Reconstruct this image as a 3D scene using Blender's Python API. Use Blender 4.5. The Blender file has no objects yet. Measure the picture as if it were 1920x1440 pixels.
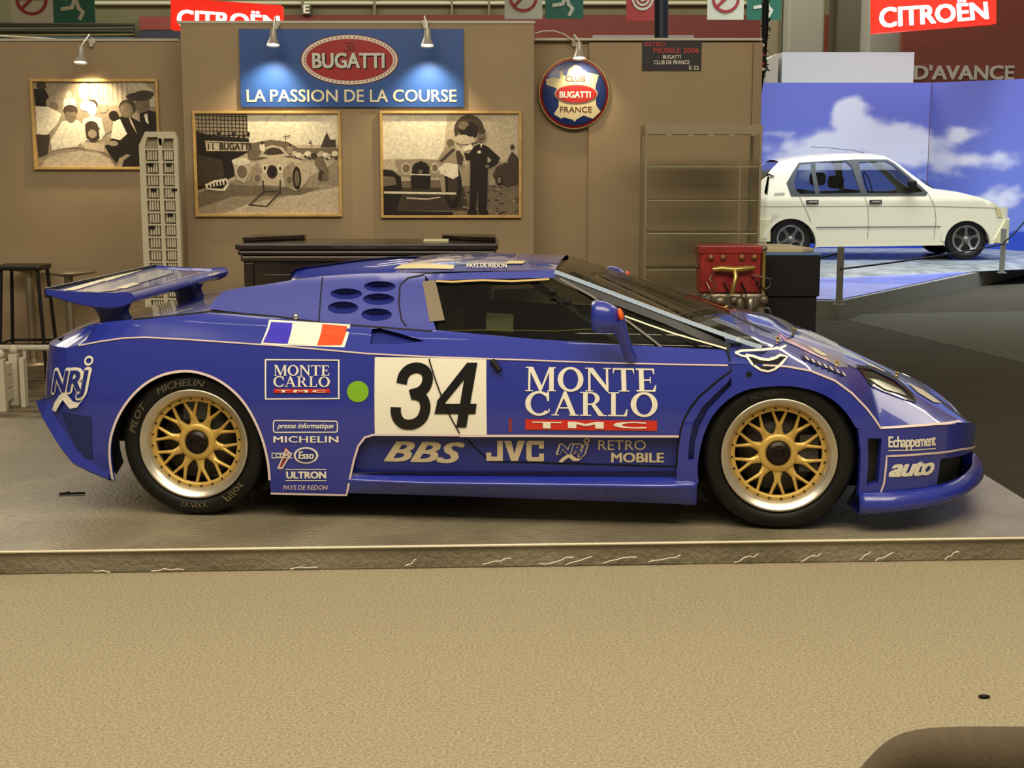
import bpy, bmesh, math, random
from mathutils import Vector, Matrix, noise
from mathutils.geometry import delaunay_2d_cdt
from bisect import bisect_right
random.seed(7)
R=math.radians; PI=math.pi
sc=bpy.context.scene; col=sc.collection
# ---------------------------------------------------------------- camera, world, exposure
PZ=.10; CH=1.675; PIT=R(8.95); FP=2700.0
cd=bpy.data.cameras.new('camera'); cam=bpy.data.objects.new('camera',cd); col.objects.link(cam)
cam.location=(0,0,CH); cam.rotation_euler=(R(90)-PIT,0,0)
cd.sensor_width=36; cd.lens=FP/1920*36; cd.clip_end=200; sc.camera=cam
w=bpy.data.worlds.new('hall_ambience'); sc.world=w; w.use_nodes=True
w.node_tree.nodes['Background'].inputs[0].default_value=(1.0,.86,.62,1)
w.node_tree.nodes['Background'].inputs[1].default_value=.22
sc.view_settings.view_transform='Standard'; sc.view_settings.look='None'
sc.view_settings.exposure=0.0; sc.view_settings.gamma=1; sc.view_settings.use_curve_mapping=False
def area(name,loc,sx,sy,power,color,rot=(0,0,0),spread=0):
    l=bpy.data.lights.new(name,'AREA'); l.shape='RECTANGLE'; l.size=sx; l.size_y=sy; l.energy=power; l.color=color
    if spread: l.spread=R(spread)
    o=bpy.data.objects.new(name,l); o.location=loc; o.rotation_euler=rot; col.objects.link(o); return o
WARM=(1.0,.875,.68); COOL=(.80,.90,1.0)
for k_ in range(5): area('hall_strip_light',(0.0,1.3+k_*.75,5.7),9,.14,122,WARM,(R(16),0,0))
area('hall_light_behind_left',(-5.5,15.5,6.4),6,4,300,(1,.9,.72),(R(-42),0,R(-20)))
area('hall_light_behind_right',(7.0,14.5,6.4),5,4,170,(1,.9,.75),(R(-42),0,R(32)),120)
area('hall_light_right',(8.5,17.5,8.6),13,7,1150,COOL,(R(14),0,0),82)
area('added_light_back',(0,26,9.2),26,3,1700,(1,.93,.75),(R(10),0,0))  # unseen light, added to brighten the columns at the back
# ---------------------------------------------------------------- projection helpers
cp,sp=math.cos(PIT),math.sin(PIT)
def proj(p):
    dy=p[1]; dz=p[2]-CH
    zc=dy*cp-dz*sp; yc=dy*sp+dz*cp
    return 960+FP*p[0]/zc, 720-FP*yc/zc
def rayd(px,py):
    a=(px-960)/FP; b=(720-py)/FP
    return Vector((a, cp+b*sp, -sp+b*cp))
def atY(px,py,Y):
    d=rayd(px,py); t=Y/d.y; return Vector((d.x*t,Y,CH+d.z*t))
def atZ(px,py,z):
    d=rayd(px,py); t=(z-CH)/d.z; return Vector((d.x*t,d.y*t,z))
# ---------------------------------------------------------------- materials
MATS={}
def mat(name,color,rough=.5,metal=0,coat=0,emit=0,alpha=1,noise_amt=0,noise_scale=20,bump=0,bump_scale=50,trans=0,stretch=None,spec=None):
    if name in MATS: return MATS[name]
    m=bpy.data.materials.new(name); m.use_nodes=True; nt=m.node_tree; b=nt.nodes['Principled BSDF']
    c=tuple(color)+(1,)
    b.inputs['Base Color'].default_value=c; b.inputs['Roughness'].default_value=rough; b.inputs['Metallic'].default_value=metal
    b.inputs['Coat Weight'].default_value=coat; b.inputs['Coat Roughness'].default_value=.04
    if spec is not None: b.inputs['Specular IOR Level'].default_value=spec
    if trans: b.inputs['Transmission Weight'].default_value=trans
    if emit: b.inputs['Emission Color'].default_value=c; b.inputs['Emission Strength'].default_value=emit
    tc=nt.nodes.new('ShaderNodeTexCoord'); mp=nt.nodes.new('ShaderNodeMapping'); nt.links.new(tc.outputs['Object'],mp.inputs[0])
    if stretch: mp.inputs['Scale'].default_value=stretch
    if noise_amt:
        n=nt.nodes.new('ShaderNodeTexNoise'); n.inputs['Scale'].default_value=noise_scale; n.inputs['Detail'].default_value=6
        nt.links.new(mp.outputs[0],n.inputs['Vector'])
        r=nt.nodes.new('ShaderNodeValToRGB'); r.color_ramp.elements[0].position=.3; r.color_ramp.elements[1].position=.7
        r.color_ramp.elements[0].color=tuple(max(0,x*(1-noise_amt)) for x in color)+(1,)
        r.color_ramp.elements[1].color=tuple(min(1,x*(1+noise_amt)) for x in color)+(1,)
        nt.links.new(n.outputs[0],r.inputs[0]); nt.links.new(r.outputs[0],b.inputs['Base Color'])
    if bump:
        n2=nt.nodes.new('ShaderNodeTexNoise'); n2.inputs['Scale'].default_value=bump_scale; n2.inputs['Detail'].default_value=5
        nt.links.new(mp.outputs[0],n2.inputs['Vector'])
        bp=nt.nodes.new('ShaderNodeBump'); bp.inputs['Strength'].default_value=bump; bp.inputs['Distance'].default_value=.01
        nt.links.new(n2.outputs[0],bp.inputs['Height']); nt.links.new(bp.outputs[0],b.inputs['Normal'])
    MATS[name]=m; return m
def glassmat(name,tint,refl=.08,rough=0.0):
    m=bpy.data.materials.new(name); m.use_nodes=True; nt=m.node_tree
    for n in list(nt.nodes): nt.nodes.remove(n)
    o=nt.nodes.new('ShaderNodeOutputMaterial'); mx=nt.nodes.new('ShaderNodeMixShader'); t=nt.nodes.new('ShaderNodeBsdfTransparent'); g=nt.nodes.new('ShaderNodeBsdfGlossy')
    lw=nt.nodes.new('ShaderNodeLayerWeight'); lw.inputs[0].default_value=.5
    pw=nt.nodes.new('ShaderNodeMath'); pw.operation='POWER'; pw.inputs[1].default_value=4.0; nt.links.new(lw.outputs['Facing'],pw.inputs[0])
    mr=nt.nodes.new('ShaderNodeMapRange'); mr.inputs['To Min'].default_value=refl; mr.inputs['To Max'].default_value=.85
    t.inputs[0].default_value=tuple(tint)+(1,); g.inputs['Roughness'].default_value=rough
    nt.links.new(pw.outputs[0],mr.inputs[0]); nt.links.new(mr.outputs[0],mx.inputs[0])
    nt.links.new(t.outputs[0],mx.inputs[1]); nt.links.new(g.outputs[0],mx.inputs[2]); nt.links.new(mx.outputs[0],o.inputs[0])
    MATS[name]=m; return m
def srgb(r,g,b):
    f=lambda c:(c/255/12.92 if c<=10 else ((c/255+.055)/1.055)**2.4)
    return (f(r),f(g),f(b))
PAINT=mat('blue_paint',(.013,.026,.30),rough=.38,coat=1)
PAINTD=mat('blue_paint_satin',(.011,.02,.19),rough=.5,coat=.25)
BLACK=mat('black_rubber',(.004,.004,.004),rough=.6,spec=.25)
TYRE=mat('tyre_rubber',(.0065,.0062,.005),rough=.5,spec=.3,noise_amt=.4,noise_scale=9)
DARK=mat('dark_plastic',(.012,.012,.013),rough=.4)
CREAM=mat('cream_vinyl',srgb(238,233,214),rough=.35)
WHITE=mat('white_vinyl',srgb(238,232,215),rough=.4)
PINK=mat('pinstripe',srgb(225,205,200),rough=.35)
GOLD=mat('gold_wheel',(.62,.41,.10),rough=.36,metal=.35)
LIP=mat('polished_lip',(.62,.56,.44),rough=.3,metal=.8)
CHROME=mat('chrome',(.7,.68,.62),rough=.12,metal=1)
STEEL=mat('brushed_steel',(.5,.48,.42),rough=.35,metal=1)
RED=mat('red_vinyl',srgb(205,45,25),rough=.4)
ORANGE=mat('orange_lens',srgb(235,95,20),rough=.25)
WALL=mat('taupe_wall',(.37,.274,.158),rough=.7,noise_amt=.05,noise_scale=2.5)
WTRIM=mat('pale_trim',(.55,.52,.42),rough=.5)
CARPET=None
GLASS=glassmat('car_glass',(.42,.44,.36),.07)
CLEAR=glassmat('clear_glass',(.975,.985,.96),.02)
CLEARW=glassmat('window_glass',(.55,.6,.62),.05)
# ---------------------------------------------------------------- object helpers
def link(name,me,parent=None,m=None):
    o=bpy.data.objects.new(name,me); col.objects.link(o)
    if parent is not None: o.parent=parent
    if m is not None:
        for mm in (m if isinstance(m,(list,tuple)) else [m]): me.materials.append(mm)
    return o
def thing(name,label,cat,loc=(0,0,0),rz=0,group=None):
    o=bpy.data.objects.new(name,None); col.objects.link(o); o.location=loc; o.rotation_euler=(0,0,rz); o.empty_display_size=.1
    o['label']=label; o['category']=cat
    if group: o['group']=group
    o['_x']=0; del o['_x']
    return o
def tag(o,label,cat,group=None):
    o['label']=label; o['category']=cat
    if group: o['group']=group
    return o
def struct(o): o['kind']='structure'; return o
class MB:
    def __init__(s): s.v=[]; s.f=[]; s.mi=[]; s.cur=0; s.sm=[]
    def add(s,vs,fs,smooth=False):
        n=len(s.v); s.v+= [tuple(v) for v in vs]; s.f+=[tuple(i+n for i in f) for f in fs]; s.mi+=[s.cur]*len(fs); s.sm+=[smooth]*len(fs); return s
    def box(s,x0,x1,y0,y1,z0,z1,M=None):
        vs=[Vector((x,y,z)) for x in (x0,x1) for y in (y0,y1) for z in (z0,z1)]
        if M is not None: vs=[M@v for v in vs]
        return s.add(vs,[(0,1,3,2),(4,6,7,5),(0,4,5,1),(2,3,7,6),(0,2,6,4),(1,5,7,3)])
    def tube(s,pts,r,n=8,cap=True):
        pts=[Vector(p) for p in pts]; rs=r if isinstance(r,(list,tuple)) else [r]*len(pts)
        vs=[];fs=[]; up=Vector((0,0,1)); prev=None
        for i,p in enumerate(pts):
            d=(pts[min(i+1,len(pts)-1)]-pts[max(i-1,0)]).normalized()
            if prev is None:
                a=d.orthogonal().normalized()
            else:
                a=(prev-d*prev.dot(d)); a=a.normalized() if a.length>1e-6 else d.orthogonal().normalized()
            prev=a; b=d.cross(a)
            for k in range(n):
                t=2*PI*k/n; vs.append(p+(a*math.cos(t)+b*math.sin(t))*rs[i])
        for i in range(len(pts)-1):
            for k in range(n):
                fs.append((i*n+k,i*n+(k+1)%n,(i+1)*n+(k+1)%n,(i+1)*n+k))
        s.add(vs,fs,True)
        if cap:
            m=len(pts)-1
            s.add([vs[k] for k in range(n)],[tuple(range(n))[::-1]]); s.add([vs[m*n+k] for k in range(n)],[tuple(range(n))])
        return s
    def lathe(s,prof,n=32,M=None,smooth=True,a0=0,a1=2*PI):
        full=abs(a1-a0-2*PI)<1e-6; vs=[];fs=[]; K=n if full else n+1
        for (r,z) in prof:
            for k in range(K):
                t=a0+(a1-a0)*k/n; v=Vector((r*math.cos(t),r*math.sin(t),z)); vs.append(M@v if M is not None else v)
        for i in range(len(prof)-1):
            for k in range(n):
                k2=(k+1)%K; fs.append((i*K+k,i*K+k2,(i+1)*K+k2,(i+1)*K+k))
        return s.add(vs,fs,smooth)
    def ball(s,c,r,n=12,sq=(1,1,1)):
        c=Vector(c); prof=[(max(1e-4,math.sin(PI*i/n)*r),-math.cos(PI*i/n)*r) for i in range(n+1)]
        M=Matrix.Translation(c)@Matrix.Diagonal((sq[0],sq[1],sq[2],1)); return s.lathe(prof,n*2,M)
    def prism(s,poly,f0,f1):
        n=len(poly); a=[f0(*p) for p in poly]; b=[f1(*p) for p in poly]
        return s.add(a+b,[tuple(range(n)),tuple(range(n,2*n))[::-1]]+[(i,i+n,(i+1)%n+n,(i+1)%n) for i in range(n)])
    def build(s,name,m=None,parent=None,bevel=0,seg=2,weld=False,autos=False):
        me=bpy.data.meshes.new(name); me.from_pydata(s.v,[],s.f); 
        o=link(name,me,parent,m)
        me.polygons.foreach_set('material_index',s.mi); me.polygons.foreach_set('use_smooth',s.sm)
        bm=bmesh.new(); bm.from_mesh(me)
        if weld: bmesh.ops.remove_doubles(bm,verts=bm.verts,dist=1e-5)
        bmesh.ops.recalc_face_normals(bm,faces=bm.faces); bm.to_mesh(me); bm.free()
        if bevel:
            md=o.modifiers.new('bevel','BEVEL'); md.width=bevel; md.segments=seg; md.limit_method='ANGLE'; md.angle_limit=R(40)
        me.update(); return o
def box(name,m,x0,x1,y0,y1,z0,z1,parent=None,bevel=0): return MB().box(x0,x1,y0,y1,z0,z1).build(name,m,parent,bevel)
TC={}
def text2d(s,bold=0.0,shear=0.0,spacing=1.0):
    """flat outline text -> verts normalised to its own bounding box, faces; emboldened by shifted copies"""
    k=(s,bold,shear,spacing)
    if k in TC: return TC[k]
    c=bpy.data.curves.new('t','FONT'); c.body=s; c.shear=shear; c.space_character=spacing; c.resolution_u=3
    o=bpy.data.objects.new('t',c); col.objects.link(o); dg=bpy.context.evaluated_depsgraph_get()
    me=bpy.data.meshes.new_from_object(o.evaluated_get(dg)); v0=[(v.co.x,v.co.y) for v in me.vertices]; f0=[tuple(p.vertices) for p in me.polygons]
    bpy.data.objects.remove(o); bpy.data.curves.remove(c); bpy.data.meshes.remove(me)
    vs=[];fs=[]
    dirs=[(0,0)] if bold<=0 else ([(-1,-.6),(1,-.6),(1,.6),(-1,.6)] if bold<.05 else [(0,0)]+[(math.cos(R(22.5*i)),math.sin(R(22.5*i))) for i in range(16)])
    for L_,(dx,dy) in enumerate(dirs):
        n=len(vs); vs+=[(x+dx*bold,y+dy*bold,L_) for x,y in v0]; fs+=[tuple(i+n for i in f) for f in f0]
    x0=min(v[0] for v in vs);x1=max(v[0] for v in vs);y0=min(v[1] for v in vs);y1=max(v[1] for v in vs)
    vs=[((v[0]-x0)/(x1-x0),(v[1]-y0)/(y1-y0),v[2]) for v in vs]; TC[k]=(vs,fs); return TC[k]
# hand drawn serif capitals, unit-height glyphs (width, list of polygons)
def _arc(cx,cy,rx,ry,tx,ty,a0,a1,n=22):
    """a stroke that follows an ellipse; thick on the sides (tx), thin at top and bottom (ty)"""
    q=[]
    for i in range(n):
        A=R(a0+(a1-a0)*i/n);B=R(a0+(a1-a0)*(i+1)/n)
        q.append([(cx+rx*math.cos(A),cy+ry*math.sin(A)),(cx+rx*math.cos(B),cy+ry*math.sin(B)),(cx+(rx-tx)*math.cos(B),cy+(ry-ty)*math.sin(B)),(cx+(rx-tx)*math.cos(A),cy+(ry-ty)*math.sin(A))])
    return q
def rc(x0,y0,x1,y1): return [(x0,y0),(x1,y0),(x1,y1),(x0,y1)]
SG={
'M':(1.18,[rc(.0,0,.3,.045),rc(.86,0,1.18,.045),rc(0,.955,.24,1),rc(.94,.955,1.18,1),rc(.11,0,.19,1),rc(.92,0,1.10,1),[(.1,1),(.29,1),(.64,.22),(.55,.0)],[(.55,0),(.62,0),(1.0,1),(.91,1)]]),
'O':(1.0,_arc(.5,.5,.5,.52,.205,.095,0,360,36)),
'N':(1.0,[rc(0,0,.3,.045),rc(0,.955,.2,1),rc(.7,.955,1.0,1),rc(.11,0,.20,1),rc(.80,0,.89,1),[(.06,1),(.3,1),(.88,.14),(.88,-.02),(.83,-.02)]]),
'T':(.82,[rc(.0,.925,.82,1),rc(.32,0,.505,1),rc(.2,0,.62,.045),[(0,1),(.05,1),(.07,.94),(.02,.76),(0,.76)],[(.82,1),(.77,1),(.75,.94),(.8,.76),(.82,.76)]]),
'E':(.8,[rc(0,0,.7,.07),rc(0,.93,.7,1),rc(.11,0,.295,1),rc(.25,.47,.55,.53),rc(.52,.36,.56,.64),[(.7,1),(.66,1),(.62,.945),(.67,.75),(.7,.75)],[(.62,.05),(.72,.28),(.76,.28),(.72,0),(.62,0)]]),
'C':(.92,_arc(.52,.5,.52,.52,.205,.095,46,318,30)+[rc(.84,.60,.90,1.0),[(.76,.90),(.84,.97),(.84,.62),(.80,.72)],[(.86,.15),(.92,.15),(.93,.26),(.89,.3)]]),
'A':(1.0,[rc(0,0,.28,.045),rc(.66,0,1.02,.045),[(.1,0),(.16,0),(.52,.86),(.5,1.02),(.47,1.02)],[(.5,1.02),(.56,1.02),(.93,0),(.74,0),(.44,.82)],rc(.27,.3,.68,.355)]),
'R':(.98,[rc(0,0,.42,.045),rc(0,.955,.4,1),rc(.12,0,.29,1),[(.4,.5),(.57,.5),(.9,.03),(.9,0),(.7,0)],rc(.8,0,1.0,.045)]+[[(x+0,y) for x,y in q] for q in _arc(.4,.73,.34,.27,.17,.06,-90,90,14)]+[rc(.29,.46,.41,.52),rc(.29,.94,.41,1)]),
'L':(.78,[rc(0,0,.68,.055),rc(0,.955,.42,1),rc(.12,0,.29,1),[(.6,.05),(.7,.3),(.74,.3),(.7,0),(.6,0)]]),
}
def serif(s,gap=.07):
    vs=[];fs=[];x=0
    for ch in s:
        wd,ps=SG[ch]
        for k,p in enumerate(ps):
            n=len(vs); vs+=[(x+a,b,k%5) for a,b in p]; fs.append(tuple(range(n,n+len(p))))
        x+=wd+gap
    x-=gap
    return [(a/x,b,l) for a,b,l in vs],fs
def polys2d(ps):
    vs=[];fs=[]
    for k,p in enumerate(ps):
        n=len(vs); vs+=[(a,b,k%7) for a,b in p]; fs.append(tuple(range(n,n+len(p))))
    return vs,fs
def stroke(pts,wd):
    """2D polyline -> quads of width wd"""
    q=[]
    for (a,b) in zip(pts,pts[1:]):
        d=Vector((b[0]-a[0],b[1]-a[1])); 
        if d.length<1e-9: continue
        d.normalize(); n=Vector((-d.y,d.x))*wd/2; e=d*wd*.35
        q.append([(a[0]-e.x+n.x,a[1]-e.y+n.y),(b[0]+e.x+n.x,b[1]+e.y+n.y),(b[0]+e.x-n.x,b[1]+e.y-n.y),(a[0]-e.x-n.x,a[1]-e.y-n.y)])
    return q
def ell(cx,cy,rx,ry,n=24,a0=0,a1=360): return [(cx+rx*math.cos(R(a0+(a1-a0)*i/n)),cy+ry*math.sin(R(a0+(a1-a0)*i/n))) for i in range(n if a1-a0>=360 else n+1)]
def flat(name,g,m,Y,x0,y0,x1,y1,parent=None,px=True,depth=.004):
    """2D glyph set g (unit box) put on the vertical plane y=Y over the photo box x0..x1,y0..y1 (y1 lower), with real thickness"""
    a=atY(x0,y1,Y); b=atY(x1,y0,Y); vs,fs=g; mb=MB()
    V=[(a.x+(b.x-a.x)*q[0],Y-depth-(q[2]*.0003 if len(q)>2 else 0),a.z+(b.z-a.z)*q[1]) for q in vs]
    W=[(p[0],Y,p[2]) for p in V]; n=len(V)
    ec={}
    for f in fs:
        for i in range(len(f)):
            e=(f[i],f[(i+1)%len(f)]); ec[tuple(sorted(e))]=ec.get(tuple(sorted(e)),0)+1
    F=[tuple(f) for f in fs]+[(e[0],e[1],e[1]+n,e[0]+n) for e,c in ec.items() if c==1]
    mb.add(V+W,F); return mb.build(name,m,parent)
# ================================================================= setting
CARP=mat('beige_carpet',(.42,.355,.225),rough=.95,noise_amt=.34,noise_scale=105,bump=.9,bump_scale=260,stretch=(1,1,1))
GREY=mat('grey_hall_carpet',(.042,.037,.025),rough=.95,spec=.08,noise_amt=.08,noise_scale=3)
GREYL=mat('pale_hall_carpet',(.062,.058,.042),rough=.95,spec=.1,noise_amt=.06,noise_scale=3)
def quadpoly(name,pts,z0,z1,m,structure=True):
    o=MB().prism(pts,lambda a,b:(a,b,z1),lambda a,b:(a,b,z0)).build(name,m)
    if structure: struct(o)
    return o
A_=atZ(0,1078,0); B_=atZ(1920,1050,0); sl=(B_.y-A_.y)/(B_.x-A_.x)
fy=lambda x:A_.y+(x-A_.x)*sl
quadpoly('floor',[(-9,-4),(9,-4),(9,fy(9)+.3),(-9,fy(-9)+.3)],-.05,0,CARP)
# grey hall floor to the right and behind
quadpoly('floor',[(2.3,fy(2.3)+.35),(9,fy(9)+.35),(22,40),(2.3,40)],-.05,.002,GREY)
a=atZ(1590,601,0);b=atZ(1920,682,0)
quadpoly('floor',[(a.x,a.y),(b.x,b.y),(b.x+3,b.y+.2),(18,17.5),(a.x+.3,a.y+.6)],.002,.006,GREYL)
BROWN=mat('brown_stone_floor',(.13,.10,.055),rough=.45,noise_amt=.7,noise_scale=4,bump=.3,bump_scale=20,stretch=(1,3,1))
quadpoly('floor',[(-9,8.2),(2.3,8.2),(2.3,40),(-9,40)],-.05,.001,BROWN)
# ---- display platform with a crumpled film covering
plm=bpy.data.materials.new('platform_vinyl'); plm.use_nodes=True; nt=plm.node_tree; bs=nt.nodes['Principled BSDF']
tc=nt.nodes.new('ShaderNodeTexCoord')
n1=nt.nodes.new('ShaderNodeTexNoise'); n1.inputs['Scale'].default_value=2.2; n1.inputs['Detail'].default_value=8; n1.inputs['Distortion'].default_value=.6
r1=nt.nodes.new('ShaderNodeValToRGB'); r1.color_ramp.elements[0].color=(.175,.15,.097,1); r1.color_ramp.elements[1].color=(.27,.235,.157,1); r1.color_ramp.elements[0].position=.35; r1.color_ramp.elements[1].position=.65
n2=nt.nodes.new('ShaderNodeTexNoise'); n2.inputs['Scale'].default_value=48; n2.inputs['Detail'].default_value=6
bp=nt.nodes.new('ShaderNodeBump'); bp.inputs['Strength'].default_value=1.0; bp.inputs['Distance'].default_value=.012
for n in (n1,n2): nt.links.new(tc.outputs['Object'],n.inputs['Vector'])
nt.links.new(n1.outputs[0],r1.inputs[0]); nt.links.new(r1.outputs[0],bs.inputs['Base Color']); nt.links.new(n2.outputs[0],bp.inputs['Height']); nt.links.new(bp.outputs[0],bs.inputs['Normal'])
bs.inputs['Roughness'].default_value=.29; bs.inputs['Coat Weight'].default_value=.25; bs.inputs['Coat Roughness'].default_value=.25
e0=atZ(1844,888,PZ); e1=atZ(1920,924,PZ); rx=lambda y:e0.x+(y-e0.y)*(e1.x-e0.x)/(e1.y-e0.y)
yb=atZ(40,785,PZ).y
rx=lambda y:e0.x+(e0.y-y)*.03
plat=MB().prism([(-7,fy(-7)),(rx(fy(2.5)),fy(2.5)),(rx(yb),yb+.05),(-7,yb)],lambda a,b:(a,b,PZ),lambda a,b:(a,b,0)).build('display_platform',plm,bevel=.006)
tag(plat,'low grey-brown display platform under the blue race car','platform')
# edge strip and loose threads of film along its foot
mb=MB(); mb.tube([(x/10,fy(x/10)-.004,PZ-.004) for x in range(-60,25,3)],.006,6); mb.build('edge_strip',mat('edge_film',(.75,.68,.5),rough=.3),plat)
rnd=random.Random(3)
for px in (178,285,545,760,905,1010,1060,1130,1215,1375,1500,1610,1640,1770):
    L=rnd.uniform(.04,.15); p=atZ(px,1078-28*px/1920,0); mb=MB()
    pts=[(p.x+L*k/5,fy(p.x+L*k/5)-.012,.008+rnd.uniform(0,.012)+(.03*k/5 if px>700 else 0)) for k in range(6)]
    mb.tube(pts,.0022,5); mb.build('loose_film',WHITE,plat)
p=atZ(135,928,PZ); mb=MB(); mb.tube([(p.x-.06,p.y,PZ+.006),(p.x+.06,p.y+.005,PZ+.008)],.006,6); mb.tube([(p.x-.05,p.y-.02,PZ+.008),(p.x-.02,p.y+.03,PZ+.01)],.003,5)
tag(mb.build('debris',BLACK),'tiny black scrap lying on the platform behind the car tail','debris')
p=atZ(1845,1309,0); tag(MB().ball((p.x,p.y,.006),.010,5,(2,1,.6)).build('debris',BLACK),'tiny black speck on the beige carpet at right','debris')
# ---- booth walls
YW=12.0; YP=11.6
def wx(px,Y,py=250): return atY(px,py,Y).x
def wz(py,Y,px=960): return atY(px,py,Y).z
zt=wz(77,YW); zp=wz(44,YP)
struct(box('wall_back',WALL,-9,wx(1422,YW),YW,YW+.06,0,zt))
struct(box('wall_centre',WALL,wx(345,YP),wx(1001,YP),YP,YP+.08,0,zp)); 
struct(box('wall_left_return',WALL,wx(345,YP),wx(345,YP)+.05,YP+.081,YW-.001,0,zp-.02))
struct(box('wall_right_return',WALL,wx(1001,YP)-.05,wx(1001,YP),YP+.081,YW-.001,0,zp-.02))
xr=wx(1101,YW,500)
struct(box('wall_right',WALL,xr,wx(1424,YW),YW-.05,YW-.001,0,zt-.015))
struct(box('trim_1',WTRIM,-9,wx(340,YW),YW-.012,YW+.07,zt,zt+.02))
struct(box('trim_2',WTRIM,wx(340,YP),wx(1003,YP),YP-.012,YP+.09,zp,zp+.02))
struct(box('trim_3',WTRIM,wx(1001,YW),wx(1422,YW),YW-.07,YW+.07,zt,zt+.02))
struct(box('trim_4',mat('wall_post',(.32,.22,.13),rough=.5),wx(1408,YW-.06),wx(1424,YW-.06),YW-.09,YW-.051,0,zt-.02))
# ---- banner
Yb=YP-.03
bl=mat('banner_blue',srgb(48,88,160),rough=.35)
b0=atY(452,201,Yb);b1=atY(869,54,Yb)
ban=box('banner',bl,b0.x,b1.x,Yb,Yb+.02,b0.z,b1.z); tag(ban,'wide blue wall banner with red oval emblem and cream motto lettering','sign')
def em(px,py,Y=Yb): return atY(px,py,Y)
OVR=polys2d([ell(.5,.5,.5,.5,60)])
flat('oval_rim',OVR,mat('sign_white',srgb(235,225,205),rough=.4),Yb,566.5,66,745,158.5,ban,depth=.006)
flat('oval_outline',OVR,mat('sign_dark_red',srgb(120,25,20)),Yb,564.5,64.5,747,160,ban,depth=.003)
flat('oval_field',OVR,mat('sign_red',srgb(165,28,28),rough=.4),Yb,575,73,736.5,151.5,ban,depth=.010)
mb=MB()
for k in range(64):
    A=2*PI*k/64; c=em(655.7+84.8*math.cos(A),112.3+42.7*math.sin(A),Yb-.007); mb.add([(c.x+.006*math.cos(R(60*j)),c.y,c.z+.006*math.sin(R(60*j))) for j in range(6)],[tuple(range(6))])
o=mb.build('rim_dots',mat('sign_dark_red',srgb(120,25,20)),ban); o['kind']='stuff'
flat('lettering_shadow',text2d('BUGATTI',.03),BLACK,Yb-.011,588,101,723,130,ban,depth=.001)
flat('lettering',text2d('BUGATTI',.03),mat('sign_letter',srgb(215,218,205),rough=.4),Yb-.011,586,99,721,128,ban,depth=.006)
mono=polys2d(stroke([(.0,1),(.38,1),(.48,.8),(.38,.55),(.1,.52)],.07)+stroke([(.38,.5),(.48,.3),(.38,.0),(.0,0)],.07)+stroke([(.55,0),(.55,1),(.85,1),(.95,.78),(.85,.52),(.55,.52)],.07)+stroke([(.85,.52),(1,.28),(.85,0),(.55,0)],.07))
flat('monogram',mono,mat('sign_maroon',srgb(95,30,30)),Yb-.011,645,80,665,95,ban,depth=.002)
def words(t,m,Y,x0,y0,x1,y1,parent,bold=.0): return flat('lettering',text2d(t,bold),m,Y,x0,y0,x1,y1,parent,depth=.003)
YEL=mat('letter_cream',srgb(250,240,200),rough=.4)
for t,x0,x1 in (('LA',463,498),('PASSION',507,633),('DE',646,682),('LA',694,727),('COURSE',737,856)): words(t,YEL,Yb-.001,x0,168,x1,191,ban,.012)
# ---- framed photographs
WOOD=mat('pale_wood_frame',(.62,.40,.13),rough=.4,noise_amt=.15,noise_scale=12)
TON=[mat('print_tone_%s'%n,c,rough=.3,coat=.25,noise_amt=.2,noise_scale=45) for n,c in (('black',(.018,.012,.007)),('dark',(.06,.042,.025)),('mid',(.19,.145,.09)),('grey',(.36,.29,.19)),('light',(.60,.50,.34)),('white',(.85,.76,.56)))]
def picture(label,Y,x0,y0,x1,y1,shapes,fw=5,bg=4):
    a=atY(x0,y1,Y);b=atY(x1,y0,Y); s=(b.x-a.x)/(x1-x0)*fw
    o=thing('framed_photograph',label,'picture',((a.x+b.x)/2,Y,a.z),0,'framed photographs on the booth wall')
    ox,oz=(a.x+b.x)/2,a.z
    def bb(n,X0,X1,Z0,Z1): box(n,WOOD,X0-ox,X1-ox,-.035,0,Z0-oz,Z1-oz,o,.003)
    bb('frame_rail',a.x,b.x,b.z-s,b.z); bb('frame_rail',a.x,b.x,a.z,a.z+s); bb('frame_stile',a.x,a.x+s,a.z+s,b.z-s); bb('frame_stile',b.x-s,b.x,a.z+s,b.z-s)
    X0,X1,Z0,Z1=a.x+s-ox,b.x-s-ox,a.z+s-oz,b.z-s-oz; mb=MB()
    mb.cur=bg; mb.add([(X0,-.006,Z0),(X1,-.006,Z0),(X1,-.006,Z1),(X0,-.006,Z1)],[(0,1,2,3)])
    k=0
    for sh in shapes:
        t=sh[0]; P=sh[1]
        if isinstance(P,tuple): P=ell(P[0],P[1],P[2],P[3],18)
        P=[(min(1,max(0,x)),min(1,max(0,y))) for x,y in P]
        k+=1; mb.cur=t; yy=-.006-.00012*k
        mb.add([(X0+(X1-X0)*x,yy,Z1-(Z1-Z0)*y) for x,y in P],[tuple(range(len(P)))])
    pr=mb.build('print',TON,o)
    return o
# helper: px inside picture -> unit coordinates
def mk(x0,y0,x1,y1):
    U_=lambda pts:[((x-x0)/(x1-x0),(y-y0)/(y1-y0)) for x,y in pts]
    E_=lambda cx,cy,rx,ry:((cx-x0)/(x1-x0),(cy-y0)/(y1-y0),rx/(x1-x0),ry/(y1-y0))
    return U_,E_
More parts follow.
